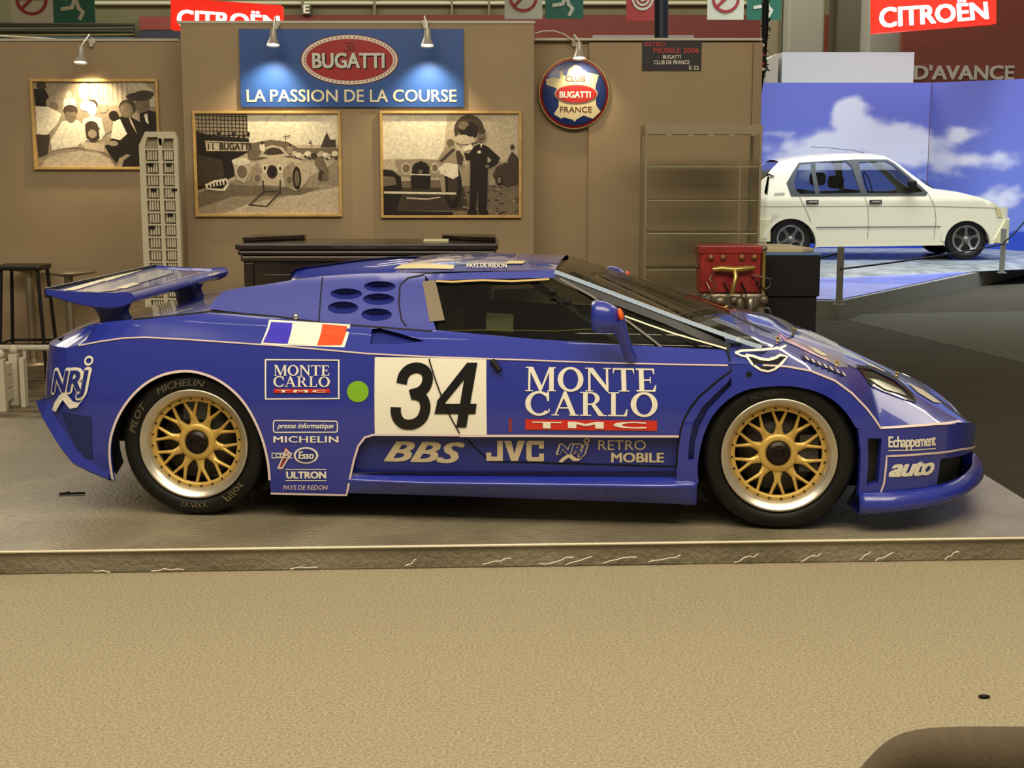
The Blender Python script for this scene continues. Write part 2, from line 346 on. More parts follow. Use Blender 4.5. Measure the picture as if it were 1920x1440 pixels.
# picture 1: a crowd round an open car
U1,E1=mk(72,153,293,312); S1=[(3,U1([(72,153),(293,153),(293,200),(72,215)])),(4,U1([(175,153),(270,153),(293,175),(293,200),(175,195)]))]
for x in (182,190,197,206,214,222,231,240): S1.append((3,U1([(x,155),(x+2,155),(x+2,190),(x,190)])))
S1+=[(5,E1(163,170,9,18)),(4,E1(163,170,7,15)),(1,E1(86,160,9,8)),(0,U1([(72,166),(92,166),(100,182),(92,200),(74,198)])),
(3,E1(107,192,14,12)),(2,E1(107,199,8,9)),(5,U1([(74,198),(98,200),(120,212),(112,232),(92,252),(74,250)])),(4,E1(135,178,6,8)),(5,U1([(126,184),(146,184),(148,200),(124,204)])),
(1,U1([(72,252),(98,252),(92,288),(75,295)])),(5,U1([(122,226),(150,224),(165,240),(160,268),(100,282),(98,262)])),(1,E1(137,207,13,10)),(2,E1(137,216,10,14)),(1,E1(137,203,12,7)),
(5,U1([(160,222),(176,216),(192,220),(198,250),(190,262),(162,262),(156,240)])),(1,E1(176,196,11,10)),(5,E1(176,204,9,14)),(5,E1(168,198,14,10)),(3,U1([(192,212),(206,220),(212,245),(200,250)])),(3,E1(197,203,8,8)),
(0,U1([(218,220),(240,215),(262,228),(292,232),(293,260),(250,275),(205,262),(230,248)])),(5,U1([(214,228),(226,222),(238,250),(225,262),(208,258)])),(4,U1([(240,210),(250,232),(256,250),(246,232)])),
(1,E1(241,200,16,14)),(2,E1(238,206,12,14)),(2,E1(268,196,13,20)),(1,E1(262,181,24,8)),(1,E1(272,176,18,7)),(0,U1([(262,212),(280,206),(293,210),(293,270),(262,250)])),(5,U1([(270,214),(276,212),(278,232),(273,228)])),
(0,E1(215,216,9,9)),(2,E1(186,240,3,3)),(1,E1(174,236,12,10)),(1,U1([(162,240),(186,238),(188,258),(176,266),(164,258)])),(3,E1(175,250,8,8)),
(3,U1([(76,302),(100,284),(130,274),(160,270),(200,268),(240,272),(293,268),(293,312),(76,312)])),(4,U1([(80,312),(84,300),(110,288),(150,282),(185,286),(205,298),(214,312)])),(2,U1([(98,283),(140,278),(180,282),(205,294),(214,312),(218,312),(210,294),(186,280),(140,275)])),
(5,U1([(108,272),(140,262),(156,264),(146,274),(112,278)])),(4,U1([(150,266),(196,268),(194,284),(160,278)])),(0,U1([(196,272),(230,262),(293,250),(293,312),(222,312),(205,290)])),(3,U1([(215,312),(222,296),(236,288),(243,290),(230,300),(226,312)])),(3,E1(212,268,9,5))]
picture('gold framed photograph of a cheering crowd around a car, left behind the white tower',YW-.005,66,148,297,318,S1,5,3)
# picture 2: a race car in the pit lane
U2,E2=mk(374,214,633,401); S2=[(5,U2([(468,214),(633,214),(633,272),(468,272)])),(3,U2([(374,214),(468,214),(468,262),(374,250)]))]
for r_ in range(6):
    S2.append((0,U2([(374,217+r_*7),(468,219+r_*7),(468,220.5+r_*7),(374,218.5+r_*7)])))
for c_ in range(14): x=378+c_*6.8; S2.append((0,U2([(x,214),(x+1.4,214),(x+1.4,256),(x,254)])))
S2+=[(0,U2([(374,246),(400,254),(470,260),(470,284),(440,300),(442,330),(410,345),(374,372)])),(1,U2([(376,290),(420,300),(425,345),(376,350)])),
(4,U2([(390,264),(488,268),(486,284),(392,283)])),(1,U2([(391,266),(487,270),(487,271.5),(391,267.5)]))]
for i,c_ in enumerate("l'BUGATTI"):
    pass
for c_ in (0,1): x=395+c_*8; S2.append((0,U2([(x,269),(x+2.2,269),(x+2.2,281),(x,281)])))
for c_ in range(9): S2.append((0,E2(398+c_*9,258-(c_%3)*3,2.2,5)))
S2+=[(2,U2([(468,270),(510,262),(540,266),(560,278),(633,278),(633,296),(468,300)])),(1,U2([(606,262),(612,248),(618,262),(628,262),(628,276),(600,276)])),(1,U2([(536,250),(537,250),(537,276),(536,276)])),(1,U2([(532,256),(545,254),(545,256),(532,257)])),
(3,U2([(374,356),(440,338),(470,338),(560,340),(600,320),(633,298),(633,401),(374,401)])),(4,U2([(470,380),(633,350),(633,401),(420,401)])),(2,U2([(374,362),(430,345),(520,352),(600,352),(560,366),(440,368),(374,390)]))]
for i in range(10): S2.append((5 if i%2 else 4,E2(552+i*8.2,288+(i%3)*3,6,5))); S2.append((1,E2(556+i*8,294+(i%2)*3,2.6,2.6)))
S2+=[(4,U2([(488,294),(496,278),(512,272),(530,276),(544,292),(530,294),(506,296)])),(1,U2([(496,288),(502,280),(514,276),(526,279),(534,288),(520,290),(505,291)])),(5,E2(494,276,5,8)),(1,E2(494,268,3.5,3.5)),(3,E2(544,280,5,8)),(1,E2(545,272,3,3)),(2,U2([(578,270),(582,262),(586,270)])),(4,U2([(438,300),(456,294),(472,300),(472,320),(460,344),(446,336)])),(5,E2(454,303,16,7)),(2,E2(456,322,9,12)),
(4,U2([(470,335),(474,312),(490,300),(506,296),(530,294),(556,298),(574,306),(580,318),(578,334),(565,350),(555,358),(535,350),(480,346)])),(3,U2([(470,335),(474,314),(486,304),(492,320),(490,345),(478,345)])),(3,U2([(534,350),(530,318),(548,302),(562,320),(562,356)])),
(0,E2(556,334,8,22)),(2,E2(556,334,4.5,15)),(1,E2(511,322,10,13)),(0,E2(511,322,8,10)),(5,E2(498,315,5,8)),(5,E2(526,316,5,8)),(1,E2(498,315,2.5,4)),(1,E2(526,316,2.5,4)),(2,E2(484,334,5,6)),(2,E2(542,337,5,6)),
(1,U2([(492,338),(495,338),(497,360),(494,360)])),(1,U2([(524,338),(527,338),(526,360),(523,360)])),(1,U2([(494,357),(526,357),(526,360),(494,360)])),(1,U2([(494,359),(497,360),(470,384),(466,384)])),(1,U2([(523,360),(526,361),(500,388),(497,387)])),(1,U2([(466,382),(500,386),(499,388),(466,385)])),
(2,U2([(590,290),(604,296),(614,318),(612,338),(600,338),(602,320),(590,310)])),(1,E2(588,292,6,6)),(1,U2([(598,318),(606,322),(600,338),(594,336)])),(5,U2([(388,346),(404,338),(428,334),(432,346),(424,358),(406,357),(390,354)])),(0,U2([(392,348),(406,342),(426,338),(428,344),(420,354),(404,353),(393,352)]))]
for i in range(5): S2.append((5,U2([(396+i*6,344-i*1.2),(399+i*6,343-i*1.2),(400+i*6,350-i),(397+i*6,351-i)])))
pic2=picture('gold framed photograph of a pale race car in the pits, centre left under the banner',YP-.002,368,208,639,406,S2,5,4)
lt_=flat('lettering',text2d('BUGATTI',.03),TON[0],YP-.030,412,268,470,281,None,depth=.001); lt_.parent=pic2; lt_.location=-pic2.location
# picture 3: man with a sousaphone by a vintage car
U3,E3=mk(719,214,973,404); S3=[(4,U3([(719,214),(973,214),(973,320),(719,320)])),(5,U3([(719,214),(840,214),(830,300),(719,300)])),(2,U3([(719,340),(973,335),(973,404),(719,404)])),(1,U3([(719,352),(870,352),(880,395),(719,396)])),(3,U3([(850,310),(973,302),(973,345),(850,350)]))]
r3=random.Random(5)
for i in range(46): S3.append((r3.choice((1,3,1)),E3(r3.uniform(860,972),r3.uniform(348,402),r3.uniform(2,6),1.2)))
S3+=[(0,U3([(719,318),(736,320),(752,332),(754,360),(740,398),(719,398)])),(2,U3([(719,330),(740,332),(744,346),(719,350)])),(4,U3([(719,300),(752,296),(770,308),(756,330),(735,318),(719,318)])),(3,U3([(740,300),(790,298),(830,300),(850,306),(850,330),(750,330)])),
(0,E3(849,348,17,42)),(1,E3(849,348,9,26)),(0,U3([(774,310),(780,304),(790,302),(800,305),(806,312),(806,350),(772,350)])),(3,U3([(770,312),(776,304),(790,299),(802,303),(809,312),(807,326),(770,326)])),(0,U3([(773,314),(779,306),(790,302),(800,306),(806,314),(805,326),(773,326)])),(2,E3(789,322,4,4)),
(4,E3(762,316,10,11)),(2,E3(762,316,7,8)),(4,E3(816,315,8,10)),(2,E3(816,315,5,7)),(0,U3([(770,330),(808,330),(806,352),(772,352)])),(5,U3([(720,359),(855,361),(856,365),(720,363)])),(4,U3([(762,370),(800,372),(826,369),(826,371),(800,375),(762,373)])),(5,U3([(768,326),(806,327),(806,329),(768,328)])),
(5,U3([(836,304),(858,308),(860,330),(850,336),(826,326),(822,316)])),(3,U3([(824,330),(834,334),(836,362),(828,360)])),(2,E3(845,268,7,7)),(3,U3([(836,276),(852,274),(864,288),(860,306),(830,306),(822,298)])),(1,U3([(824,302),(850,278),(854,282),(830,304)])),(1,U3([(855,284),(862,282),(870,296),(866,310),(858,306)])),
(1,E3(880,244,28,28)),(3,E3(878,258,22,12)),(0,E3(880,246,18,17)),(4,E3(872,262,19,9)),(2,E3(870,236,10,8)),(0,E3(883,246,11,11)),(5,U3([(868,276),(884,270),(888,280),(870,284)])),
(2,E3(903,256,8,12)),(1,E3(903,247,8,5)),(1,U3([(898,260),(908,260),(907,263),(899,263)])),(0,U3([(890,274),(902,269),(916,276),(938,296),(934,306),(918,316),(912,310),(922,300),(914,292),(915,330),(912,398),(897,398),(896,345),(892,398),(880,398),(882,330),(882,300),(874,300),(870,286),(880,288)])),
(5,U3([(895,284),(901,282),(902,287),(897,288)])),(5,U3([(900,270),(905,270),(903,278)])),(2,E3(914,312,4,3)),(1,U3([(924,328),(932,312),(946,306),(973,308),(973,344),(950,350),(926,334)])),(0,E3(936,338,7,9)),(2,E3(936,338,4,6)),(1,U3([(952,300),(960,284),(972,296),(972,312),(952,314)])),(1,E3(961,276,4,5)),(0,U3([(878,394),(894,394),(894,402),(876,402)])),(0,U3([(898,394),(914,394),(916,402),(898,402)])),(0,U3([(719,395),(850,398),(848,404),(719,404)]))]
picture('gold framed photograph of a suited man holding a horn by a vintage car, centre right',YP-.002,715,208,978,408.5,S3,5,4)
# ---- round club sign
Ys=YW-.06; c=atY(1076.5,175,Ys); rr=(atY(1143,175,Ys).x-c.x)
sg=thing('round_sign','round blue enamel club sign with cream map of France and red oval','sign',tuple(c))
MX=Matrix.Translation((0,0,0))@Matrix.Rotation(R(90),4,'X')
def disc(name,r,d,m,x=0,z=0,sy=1.0): 
    mb=MB(); M_=Matrix.Translation((x,0,z))@Matrix.Diagonal((1,1,sy,1))@MX
    mb.lathe([(.0001,d),(r*.97,d),(r,d-.004),(r,0)],64,M_); return mb.build(name,m,sg)
disc('outer_rim',rr,.012,mat('rim_gold',srgb(220,190,130),rough=.35)); disc('red_ring',rr*.965,.018,mat('sign_ring_red',srgb(140,25,30),rough=.3)); disc('blue_field',rr*.90,.024,mat('sign_blue',srgb(35,55,115),rough=.25))
FR=[(268,400),(284,400),(286,422),(306,432),(318,390),(352,366),(378,378),(395,395),(415,398),(420,408),(487,422),(470,480),(468,500),(476,540),(470,570),(474,595),(497,628),(455,668),(440,664),(402,650),(362,672),(352,685),(340,674),(290,660),(276,668),(234,642),(262,600),(262,560),(258,520),(245,495),(215,485),(193,478),(192,446),(236,436),(268,444)]
def sgp(name,P,m,y):
    Q=[atY(960+x/3,y_/3,Ys)-c for x,y_ in P]; mb=MB(); mb.prism([(q_.x,q_.z) for q_ in Q],lambda a,b:(a,y,b),lambda a,b:(a,y+.003,b)); return mb.build(name,m,sg)
sgp('country_map',FR,mat('map_cream',srgb(205,192,150),rough=.4),-.028)
def sgo(name,cx,cy,rx,ry,m,y): return sgp(name,ell(cx,cy,rx,ry,40),m,y)
sgo('oval_rim',360,529,122,56,mat('oval_silver',srgb(165,150,130),rough=.4),-.032); sgo('oval_field',360,529,114,50,mat('sign_red',srgb(165,28,28)),-.036)
def sgt(t,x0,y0,x1,y1,m,y,bold=.01):
    a=atY(960+x0/3,y1/3,Ys)-c;b=atY(960+x1/3,y0/3,Ys)-c; vs,fs=text2d(t,bold); mb=MB(); mb.add([(a.x+(b.x-a.x)*u,y-l_*.0003,a.z+(b.z-a.z)*v) for u,v,l_ in vs],fs); return mb.build('lettering',m,sg)
DK=mat('letter_brown',srgb(90,45,30),rough=.5)
sgt('CLUB',300,429,412,460,DK,-.030); sgt('FRANCE',270,600,448,633,DK,-.030); sgt('BUGATTI',266,515,442,552,mat('sign_letter',srgb(215,218,205)),-.038,.03)
# ---- black stand label
Yl=YW-.052; lb=box('stand_label',mat('label_black',(.010,.008,.008),rough=.5),*(lambda a,b:(a.x,b.x,Yl-.006,Yl,a.z,b.z))(atY(1203.5,133,Yl),atY(1315.5,77,Yl)))
tag(lb,'small black stand number label with red and white words under the wall top','sign')
LR=mat('label_red',srgb(190,50,45),rough=.5); LW=mat('label_white',srgb(235,228,210),rough=.5); Yq=Yl-.007
for t,m_,q_ in (('RETRO',LR,(1209,79,1248,87)),('MOBILE 2006',LR,(1225,89.5,1311,99.5)),('BUGATTI',LW,(1243,103,1276.5,110)),('CLUB DE FRANCE',LW,(1226,113,1293,120.5)),('E 22',LW,(1292,123.5,1310.5,130.5))):
    flat('lettering',text2d(t,.015),m_,Yq,*q_,parent=lb,depth=.001)
# ---- spot lamps on arms
LAMPG=mat('lamp_glow',(1.0,.86,.62),emit=9)
LAMPM=mat('lamp_silver',(.6,.56,.48),rough=.35,metal=.6)
def lamp(label,Y,cx,cy,px,py,en,tgt):
    """clip at (cx,cy) on the wall top, lamp head at (px,py), pointing to tgt on the wall"""
    a=atY(cx,cy,Y-.02); h=atY(px,py,Y-.28); b=atY(*tgt,Y)
    t=thing('spot_lamp',label,'lamp',tuple(a),0,'clip-on spot lamps along the booth wall'); L=lambda p:Vector(p)-a
    MB().ball((0,0,0),.030,6,(1,.6,1)).box(-.012,.012,-.03,.06,-.04,.02).build('clamp',mat('lamp_white',(.7,.66,.55),rough=.4),t)
    MB().tube([(0,0,0),(0,-.06,.05),L(h)+Vector((0,.06,.09)),L(h)+Vector((0,.01,.045))],.006,6).build('arm',LAMPM,t)
    d=Vector((0.0,-.22,-1)).normalized(); rot=Vector((0,0,-1)).rotation_difference(d).to_matrix().to_4x4(); M_=Matrix.Translation(L(h))@rot
    MB().lathe([(.022,.075),(.026,.03),(.030,.0),(.052,-.05),(.055,-.056),(.050,-.054),(.028,-.002),(.0001,.0)],20,M_).build('lamp_shade',LAMPM,t)
    MB().lathe([(.046,-.046),(.0001,-.056)],20,M_,smooth=False).build('bulb',LAMPG,t)
    l=bpy.data.lights.new('spot_beam','SPOT'); l.energy=en; l.color=(1,.80,.52); l.spot_size=R(100); l.spot_blend=.9; l.shadow_soft_size=.03
    o=bpy.data.objects.new('spot_beam',l); col.objects.link(o); o.parent=t; dd=(b-h).normalized(); o.location=L(h)+dd*.09; o.rotation_euler=Vector((0,0,-1)).rotation_difference(dd).to_euler(); return t
lamp('lit spot lamp clipped above the left crowd photograph',YW,172,78,151,105,36,(176,238))
lamp('lit spot lamp over the left end of the blue banner',YP,518,46,512,72,36,(505,250))
lamp('lit spot lamp over the right end of the blue banner',YP,797,44,801,73,36,(803,250))
lamp('bright spot lamp on a cable above the round club sign',YW,1076,78,1086,97,14,(1090,190))
tag(MB().tube([atY(x,y,YW-.1) for x,y in ((1001,63),(1020,58),(1040,58),(1058,64),(1074,76),(1082,88))],.006,6).build('lamp_cable',LAMPM),'thin curved cable running to the lamp above the round sign','cable')
tag(MB().tube([atY(x,y,YW+.1) for x,y in ((-30,66),(40,70),(90,73),(150,76))],.008,6).build('lamp_cable',LAMPM),'pale cable lying along the top of the left wall','cable')
# ================================================================= car surface machinery
def interp(T,x):
    if x<=T[0][0]: return T[0][1]
    if x>=T[-1][0]: return T[-1][1]
    i=bisect_right([t[0] for t in T],x)-1; a,b=T[i],T[i+1]
    return a[1]+(b[1]-a[1])*(x-a[0])/(b[0]-a[0])
def smooth_poly(pts,k=6):
    out=[]; n=len(pts); P=[Vector(p) for p in pts]
    for i in range(n-1):
        p0=P[max(i-1,0)];p1=P[i];p2=P[i+1];p3=P[min(i+2,n-1)]
        for j in range(k):
            t=j/k; out.append(.5*((2*p1)+(p2-p0)*t+(2*p0-5*p1+4*p2-p3)*t*t+(3*p1-p0-3*p2+p3)*t**3))
    out.append(P[-1]); return out
def inpoly(x,y,poly):
    c=False; n=len(poly); j=n-1
    for i in range(n):
        xi,yi=poly[i];xj,yj=poly[j]
        if (yi>y)!=(yj>y) and x<(xj-xi)*(y-yi)/(yj-yi)+xi: c=not c
        j=i
    return c
SM=lambda pts,k=4:[tuple(p) for p in smooth_poly(pts,k)]
def dense(poly,d,closed=True):
    out=[]; n=len(poly)
    for i in range(n if closed else n-1):
        a=poly[i];b=poly[(i+1)%n]; L=math.hypot(b[0]-a[0],b[1]-a[1]); k=max(1,int(math.ceil(L/d)))
        for j in range(k): out.append((a[0]+(b[0]-a[0])*j/k,a[1]+(b[1]-a[1])*j/k))
    if not closed: out.append(poly[-1])
    return out
class Car:
    def __init__(s,O,yaw,plan,W):
        s.O=Vector(O); s.yaw=yaw; s.W=W
        s.F=Vector((math.cos(yaw),-math.sin(yaw),0)); s.L=Vector((math.sin(yaw),math.cos(yaw),0))
        P=smooth_poly(plan,8); acc=0; A=[0]
        for a,b in zip(P,P[1:]): acc+=(b-a).length; A.append(acc)
        i0=min(range(len(P)),key=lambda i:abs(P[i].x)+P[i].y*0); off=A[i0]+ (0-P[i0].x)
        s.A=[a-off for a in A]; s.P=P; s.smin=s.A[0]; s.smax=s.A[-1]
    def plan(s,t):
        t=min(max(t,s.smin),s.smax-1e-6); i=min(max(bisect_right(s.A,t)-1,0),len(s.P)-2)
        f=(t-s.A[i])/(s.A[i+1]-s.A[i]); p=s.P[i].lerp(s.P[i+1],f)
        d0=(s.P[min(i+1,len(s.P)-1)]-s.P[max(i-1,0)]).normalized(); d1=(s.P[min(i+2,len(s.P)-1)]-s.P[i]).normalized()
        d=d0.lerp(d1,f).normalized()
        return p,Vector((-d.y,d.x))
    def inset(s,t,z): return 0
    def S(s,t,z,off=0):
        p,n=s.plan(t); q=p+n*(s.inset(t,z)-off); return Vector((q.x,q.y,z))
    def world(s,p): return s.O+s.F*p[0]+s.L*p[1]+Vector((0,0,p[2]))
    def pr(s,p): return proj(s.world(p))
    def unp_w(s,px,py,w):
        d=rayd(px,py); o=Vector((0,0,CH)); wo=(o-s.O).dot(s.L); wd=d.dot(s.L); t=(w-wo)/wd; q=o+d*t-s.O
        return Vector((q.dot(s.F),w,q.z))
    def unp_z(s,px,py,z):
        d=rayd(px,py); o=Vector((0,0,CH)); t=(z+s.O.z-CH)/d.z; q=o+d*t-s.O
        return Vector((q.dot(s.F),q.dot(s.L),z))
    def unp(s,px,py,off=0):
        """photo point -> (s,z) on the side surface"""
        p=s.unp_w(px,py,.03); t,z=p.x,p.z
        for _ in range(25):
            x,y=s.pr(s.S(t,z,off)); ex,ey=px-x,py-y
            if abs(ex)+abs(ey)<.05: break
            h=.004; xa,ya=s.pr(s.S(t+h,z,off)); xb,yb=s.pr(s.S(t,z+h,off))
            a,b,c,d=(xa-x)/h,(xb-x)/h,(ya-y)/h,(yb-y)/h; D=a*d-b*c
            if abs(D)<1e3: break
            dt=(d*ex-b*ey)/D; dz=(-c*ex+a*ey)/D
            dt=max(-.15,min(.15,dt)); dz=max(-.1,min(.1,dz)); t=min(max(t+dt,s.smin),s.smax); z+=dz
        return t,z
    def up(s,pts): return [s.unp(*p) if len(p)==2 else (p[1],p[2]) for p in pts]
    def root(s,label,cat):
        o=thing('car',label,cat,tuple(s.O),-s.yaw); s.o=o; return o
    def mesh(s,name,mb_parts,m,parent=None,mirror=False,smooth=True):
        """mb_parts: list of (verts local, faces); local = (u,w,z)"""
        out=[]
        for side in ([0,1] if mirror else [0]):
            mb=MB(); NN=[]; any_n=False
            for prt in mb_parts:
                vs,fs=prt[0],prt[1]; ns=prt[2] if len(prt)>2 else None
                if side: mb.add([(v[0],s.W-v[1],v[2]) for v in vs],[tuple(f)[::-1] for f in fs],smooth)
                else: mb.add(vs,fs,smooth)
                if ns:
                    any_n=True
                    # orient the analytic normals like the faces
                    sg=1 if sum((Vector(vs[f[1]])-Vector(vs[f[0]])).cross(Vector(vs[f[2]])-Vector(vs[f[0]])).dot(ns[f[0]]) for f in fs)>0 else -1
                    NN+=[((n.x*sg,-n.y*sg,n.z*sg) if side else (n.x*sg,n.y*sg,n.z*sg)) for n in ns]
                else: NN+=[(0,0,0)]*len(vs)
            me=bpy.data.meshes.new(name); me.from_pydata(mb.v,[],mb.f); me.polygons.foreach_set('use_smooth',mb.sm)
            o=link(name,me,parent or s.o,m); me.update()
            if any_n: me.normals_split_custom_set_from_vertices(NN)
            out.append(o)
        return out[0] if not mirror else out
    def patch_sz(s,outline,holes=(),d=.04,off=0,flange=.02,lines=(),fn=None):
        """triangulated patch in (s,z) with exact outline -> (verts,faces) pieces"""
        fn=fn or s.S
        ol=dense(outline,d); hs=[dense(h,d) for h in holes]
        V=[Vector(p) for p in ol]; E=[(i,(i+1)%len(ol)) for i in range(len(ol))]; loops=[ol]+hs
        for h in hs:
            n=len(V); V+=[Vector(p) for p in h]; E+=[(n+i,n+(i+1)%len(h)) for i in range(len(h))]
        for l in lines:
            l=[p for p in dense(l,d,False) if inpoly(p[0],p[1],ol)]
            n=len(V); V+=[Vector(p) for p in l]; E+=[(n+i,n+i+1) for i in range(len(l)-1)]
        xs=[p[0] for p in ol]; ys=[p[1] for p in ol]
        y=min(ys)+d/2; nb=len(V)
        while y<max(ys):
            x=min(xs)+d/2
            while x<max(xs):
                if inpoly(x,y,ol) and not any(inpoly(x,y,h) for h in hs) and min((p.x-x)**2+(p.y-y)**2 for p in V[:nb])>(.42*d)**2: V.append(Vector((x,y)))
                x+=d
            y+=d
        r=delaunay_2d_cdt(V,E,[],0,1e-6); vo,fo=r[0],r[2]; F=[]
        for f in fo:
            cx=sum(vo[i].x for i in f)/3; cy=sum(vo[i].y for i in f)/3
            if inpoly(cx,cy,ol) and not any(inpoly(cx,cy,h) for h in hs):
                a,b,c=(vo[i] for i in f[:3])
                if abs((b-a).cross(c-a))>1e-9: F.append(tuple(f))
        W=[fn(v.x,v.y,off) for v in vo]; N=[]; hh=.007
        for v in vo:
            a_=fn(v.x+hh,v.y,off)-fn(v.x-hh,v.y,off); b_=fn(v.x,v.y+hh,off)-fn(v.x,v.y-hh,off); n_=a_.cross(b_)
            N.append(n_.normalized() if n_.length>1e-12 else Vector((0,0,0)))
        parts=[(W,F,N)]
        if flange:
            ec={}
            for f in F:
                for i in range(3):
                    a,b=f[i],f[(i+1)%3]; k=(min(a,b),max(a,b)); ec.setdefault(k,[]).append((a,b))
            fv=[];ff=[]
            for k,l in ec.items():
                if len(l)==1:
                    a,b=l[0]; n=len(fv); fv+=[W[b],W[a],fn(vo[a].x,vo[a].y,off-flange),fn(vo[b].x,vo[b].y,off-flange)]; ff.append((n,n+1,n+2,n+3))
            parts.append((fv,ff))
        return parts
    def line(s,pts,wd,off=.004,fn=None,closed=False,sz=False,thick=.004):
        """a stripe following the surface through photo points"""
        q=pts if sz else s.up(pts); q=dense(q,.04,closed)
        if closed: q=q+[q[0]]
        fn=fn or s.S; vs=[];fs=[]
        for i,p in enumerate(q):
            a=Vector(q[max(i-1,0)]);b=Vector(q[min(i+1,len(q)-1)]); d=b-a
            if d.length<1e-9: d=Vector((1,0))
            d.normalize(); n=Vector((-d.y,d.x))*wd/2
            vs+=[fn(p[0]+n.x,p[1]+n.y,off),fn(p[0]-n.x,p[1]-n.y,off)]
            if i: k=2*i; fs.append((k-2,k-1,k+1,k))
        return (vs,fs)
    def decal(s,name,g,m,corners,off=.003,parent=None,fn=None,sub=None,split=True):
        """glyphs in the unit box, mapped bilinearly to photo corners (bl,br,tr,tl)"""
        c=s.up(corners) if fn is None else [fn.unp(*p) for p in corners]
        f=s.S if fn is None else fn.S
        vs,fs=g
        ph=abs(corners[0][1]-corners[3][1]); pw=abs(corners[0][0]-corners[1][0])
        if ph>24 or pw>200:
            me=bpy.data.meshes.new('cut'); me.from_pydata([(q[0],q[1],q[2]*.5 if len(q)>2 else 0) for q in vs],[],fs); bm=bmesh.new(); bm.from_mesh(me)
            for k in range(1,int(ph/12)):
                bmesh.ops.bisect_plane(bm,geom=bm.verts[:]+bm.edges[:]+bm.faces[:],plane_co=(0,k/int(ph/12),0),plane_no=(0,1,0),dist=1e-6)
            bm.verts.index_update(); vs=[(v.co.x,v.co.y,v.co.z*2) for v in bm.verts]; fs=[tuple(v.index for v in f.verts) for f in bm.faces]; bm.free(); bpy.data.meshes.remove(me)
        def mp(u,v,l=0):
            a=(c[0][0]*(1-u)+c[1][0]*u,c[0][1]*(1-u)+c[1][1]*u); b=(c[3][0]*(1-u)+c[2][0]*u,c[3][1]*(1-u)+c[2][1]*u)
            return f(a[0]*(1-v)+b[0]*v,a[1]*(1-v)+b[1]*v,off+l*.0002)
        return s.mesh(name,[([mp(*v) for v in vs],fs)],m,parent,smooth=False)
def grid2d(n,m_):
    vs=[(i/n,j/m_) for j in range(m_+1) for i in range(n+1)]
    return vs,[(j*(n+1)+i,j*(n+1)+i+1,(j+1)*(n+1)+i+1,(j+1)*(n+1)+i) for j in range(m_) for i in range(n)]
def B(x0,y0,x1,y1): return [(x0,y1),(x1,y1),(x1,y0),(x0,y0)]
# ================================================================= the blue race car
GS=[(float(p.x),float(p.y)) for p in smooth_poly([(0,0),(.008,.018),(.02,.05),(.04,.095),(.06,.132),(.09,.168),(.2,.262),(.5,.52)],8)]
class Race(Car):
    ZC=[(-3,.78),(3,.4)]
    def zc(s,t): return interp(s.ZC,t)
    def inset(s,t,z):
        zc=s.zc(t); k=lambda z:(.030*((z-.45)/.3)**2 if z>.45 else .018*((.45-z)/.3)**2)
        if z<=zc: return k(z)
        d=z-zc; G=GS
        return k(zc)+interp(G,d)
def _k(z): return .030*((z-.45)/.3)**2 if z>.45 else .018*((.45-z)/.3)**2
def low(t,z,off=0):
    p,n=car.plan(t); q=p+n*(_k(z)-off); return Vector((q.x,q.y,z))
def high(t,z,off=0):
    p,n=car.plan(t); zc=car.zc(t); d=z-zc; q=p+n*(_k(zc)+(interp(GS,d) if d>0 else d*2.25)-off); return Vector((q.x,q.y,z))
PLAN=[(-2.11,1.02),(-2.10,.7),(-2.075,.45),(-2.04,.27),(-1.98,.15),(-1.89,.07),(-1.74,.02),(-1.5,0),(-1.0,-.002),(-.5,.004),(0,.008),(.5,.006),(1.0,0),(1.5,0),(1.70,.02),(1.84,.065),(1.96,.14),(2.07,.26),(2.155,.42),(2.215,.60),(2.25,.78),(2.262,.97)]
PZ=.10
car=Race((-.1385,6.077,PZ),R(5.4),PLAN,1.94)
CRE=[(125,652),(148,646),(190,638),(232,632),(272,630.5),(350,634.5),(430,640),(520,646),(600,653),(688,661),(803,667),(910,670.5),(1000,673.5),(1100,677.5),(1250,681),(1365,683),(1430,682.5),(1475,685),(1519,693),(1566,712),(1597,735),(1625,764),(1640,784),(1652,802)]
CREL=CRE
for it in range(3):
    T=[]
    for p in CRE:
        q=car.unp(*p); T.append(q)
    T.sort(); car.ZC=T if it else T
SEAM=car.up([(1652,802),(1700,799),(1750,795),(1795,790)])
ZS=SEAM[-1][1]
def s_at_w(w_):
    return min((a for a,p in zip(car.A,car.P) if p.x>1.5 and p.y>=w_-1e-4),default=car.smax)
ZS=.30
zcf=list(car.ZC)+[(a,b) for a,b in SEAM[1:3]]+[(s_at_w(.30),.428),(s_at_w(.54),.378),(s_at_w(.75),.335),(car.smax,ZS)]
zcf.sort(); car.ZC=zcf
TAILZ=car.ZC[0][1]
car.root('blue racing sports car number 34 with gold wheels and rear wing on the grey platform','car')
U=car.up
# ---- dark core that fills gaps behind the panels
WR=.335; WZ=.325; WU=1.275
def arch(cx,cz,r,a0,a1,n=24): return [(cx+r*math.cos(R(a0+(a1-a0)*i/n)),cz+r*math.sin(R(a0+(a1-a0)*i/n))) for i in range(n+1)]
core=[(car.smin,.42)]+U([(110,800),(205,896)])+arch(-WU,WZ,.36,196,-38)+[(-.9,.14),(.9,.14)]+arch(WU,WZ,.37,218,-35)+U([(1612,945)])+[(car.smax,.12),(car.smax,ZS-.02)]
core+=[(t,z-.015) for t,z in reversed(car.ZC) if t<car.smax-.05]+[(car.smin,TAILZ)]
car.mesh('inner_shell',car.patch_sz(core,d=.06,off=-.07,flange=.0),BLACK,mirror=True)
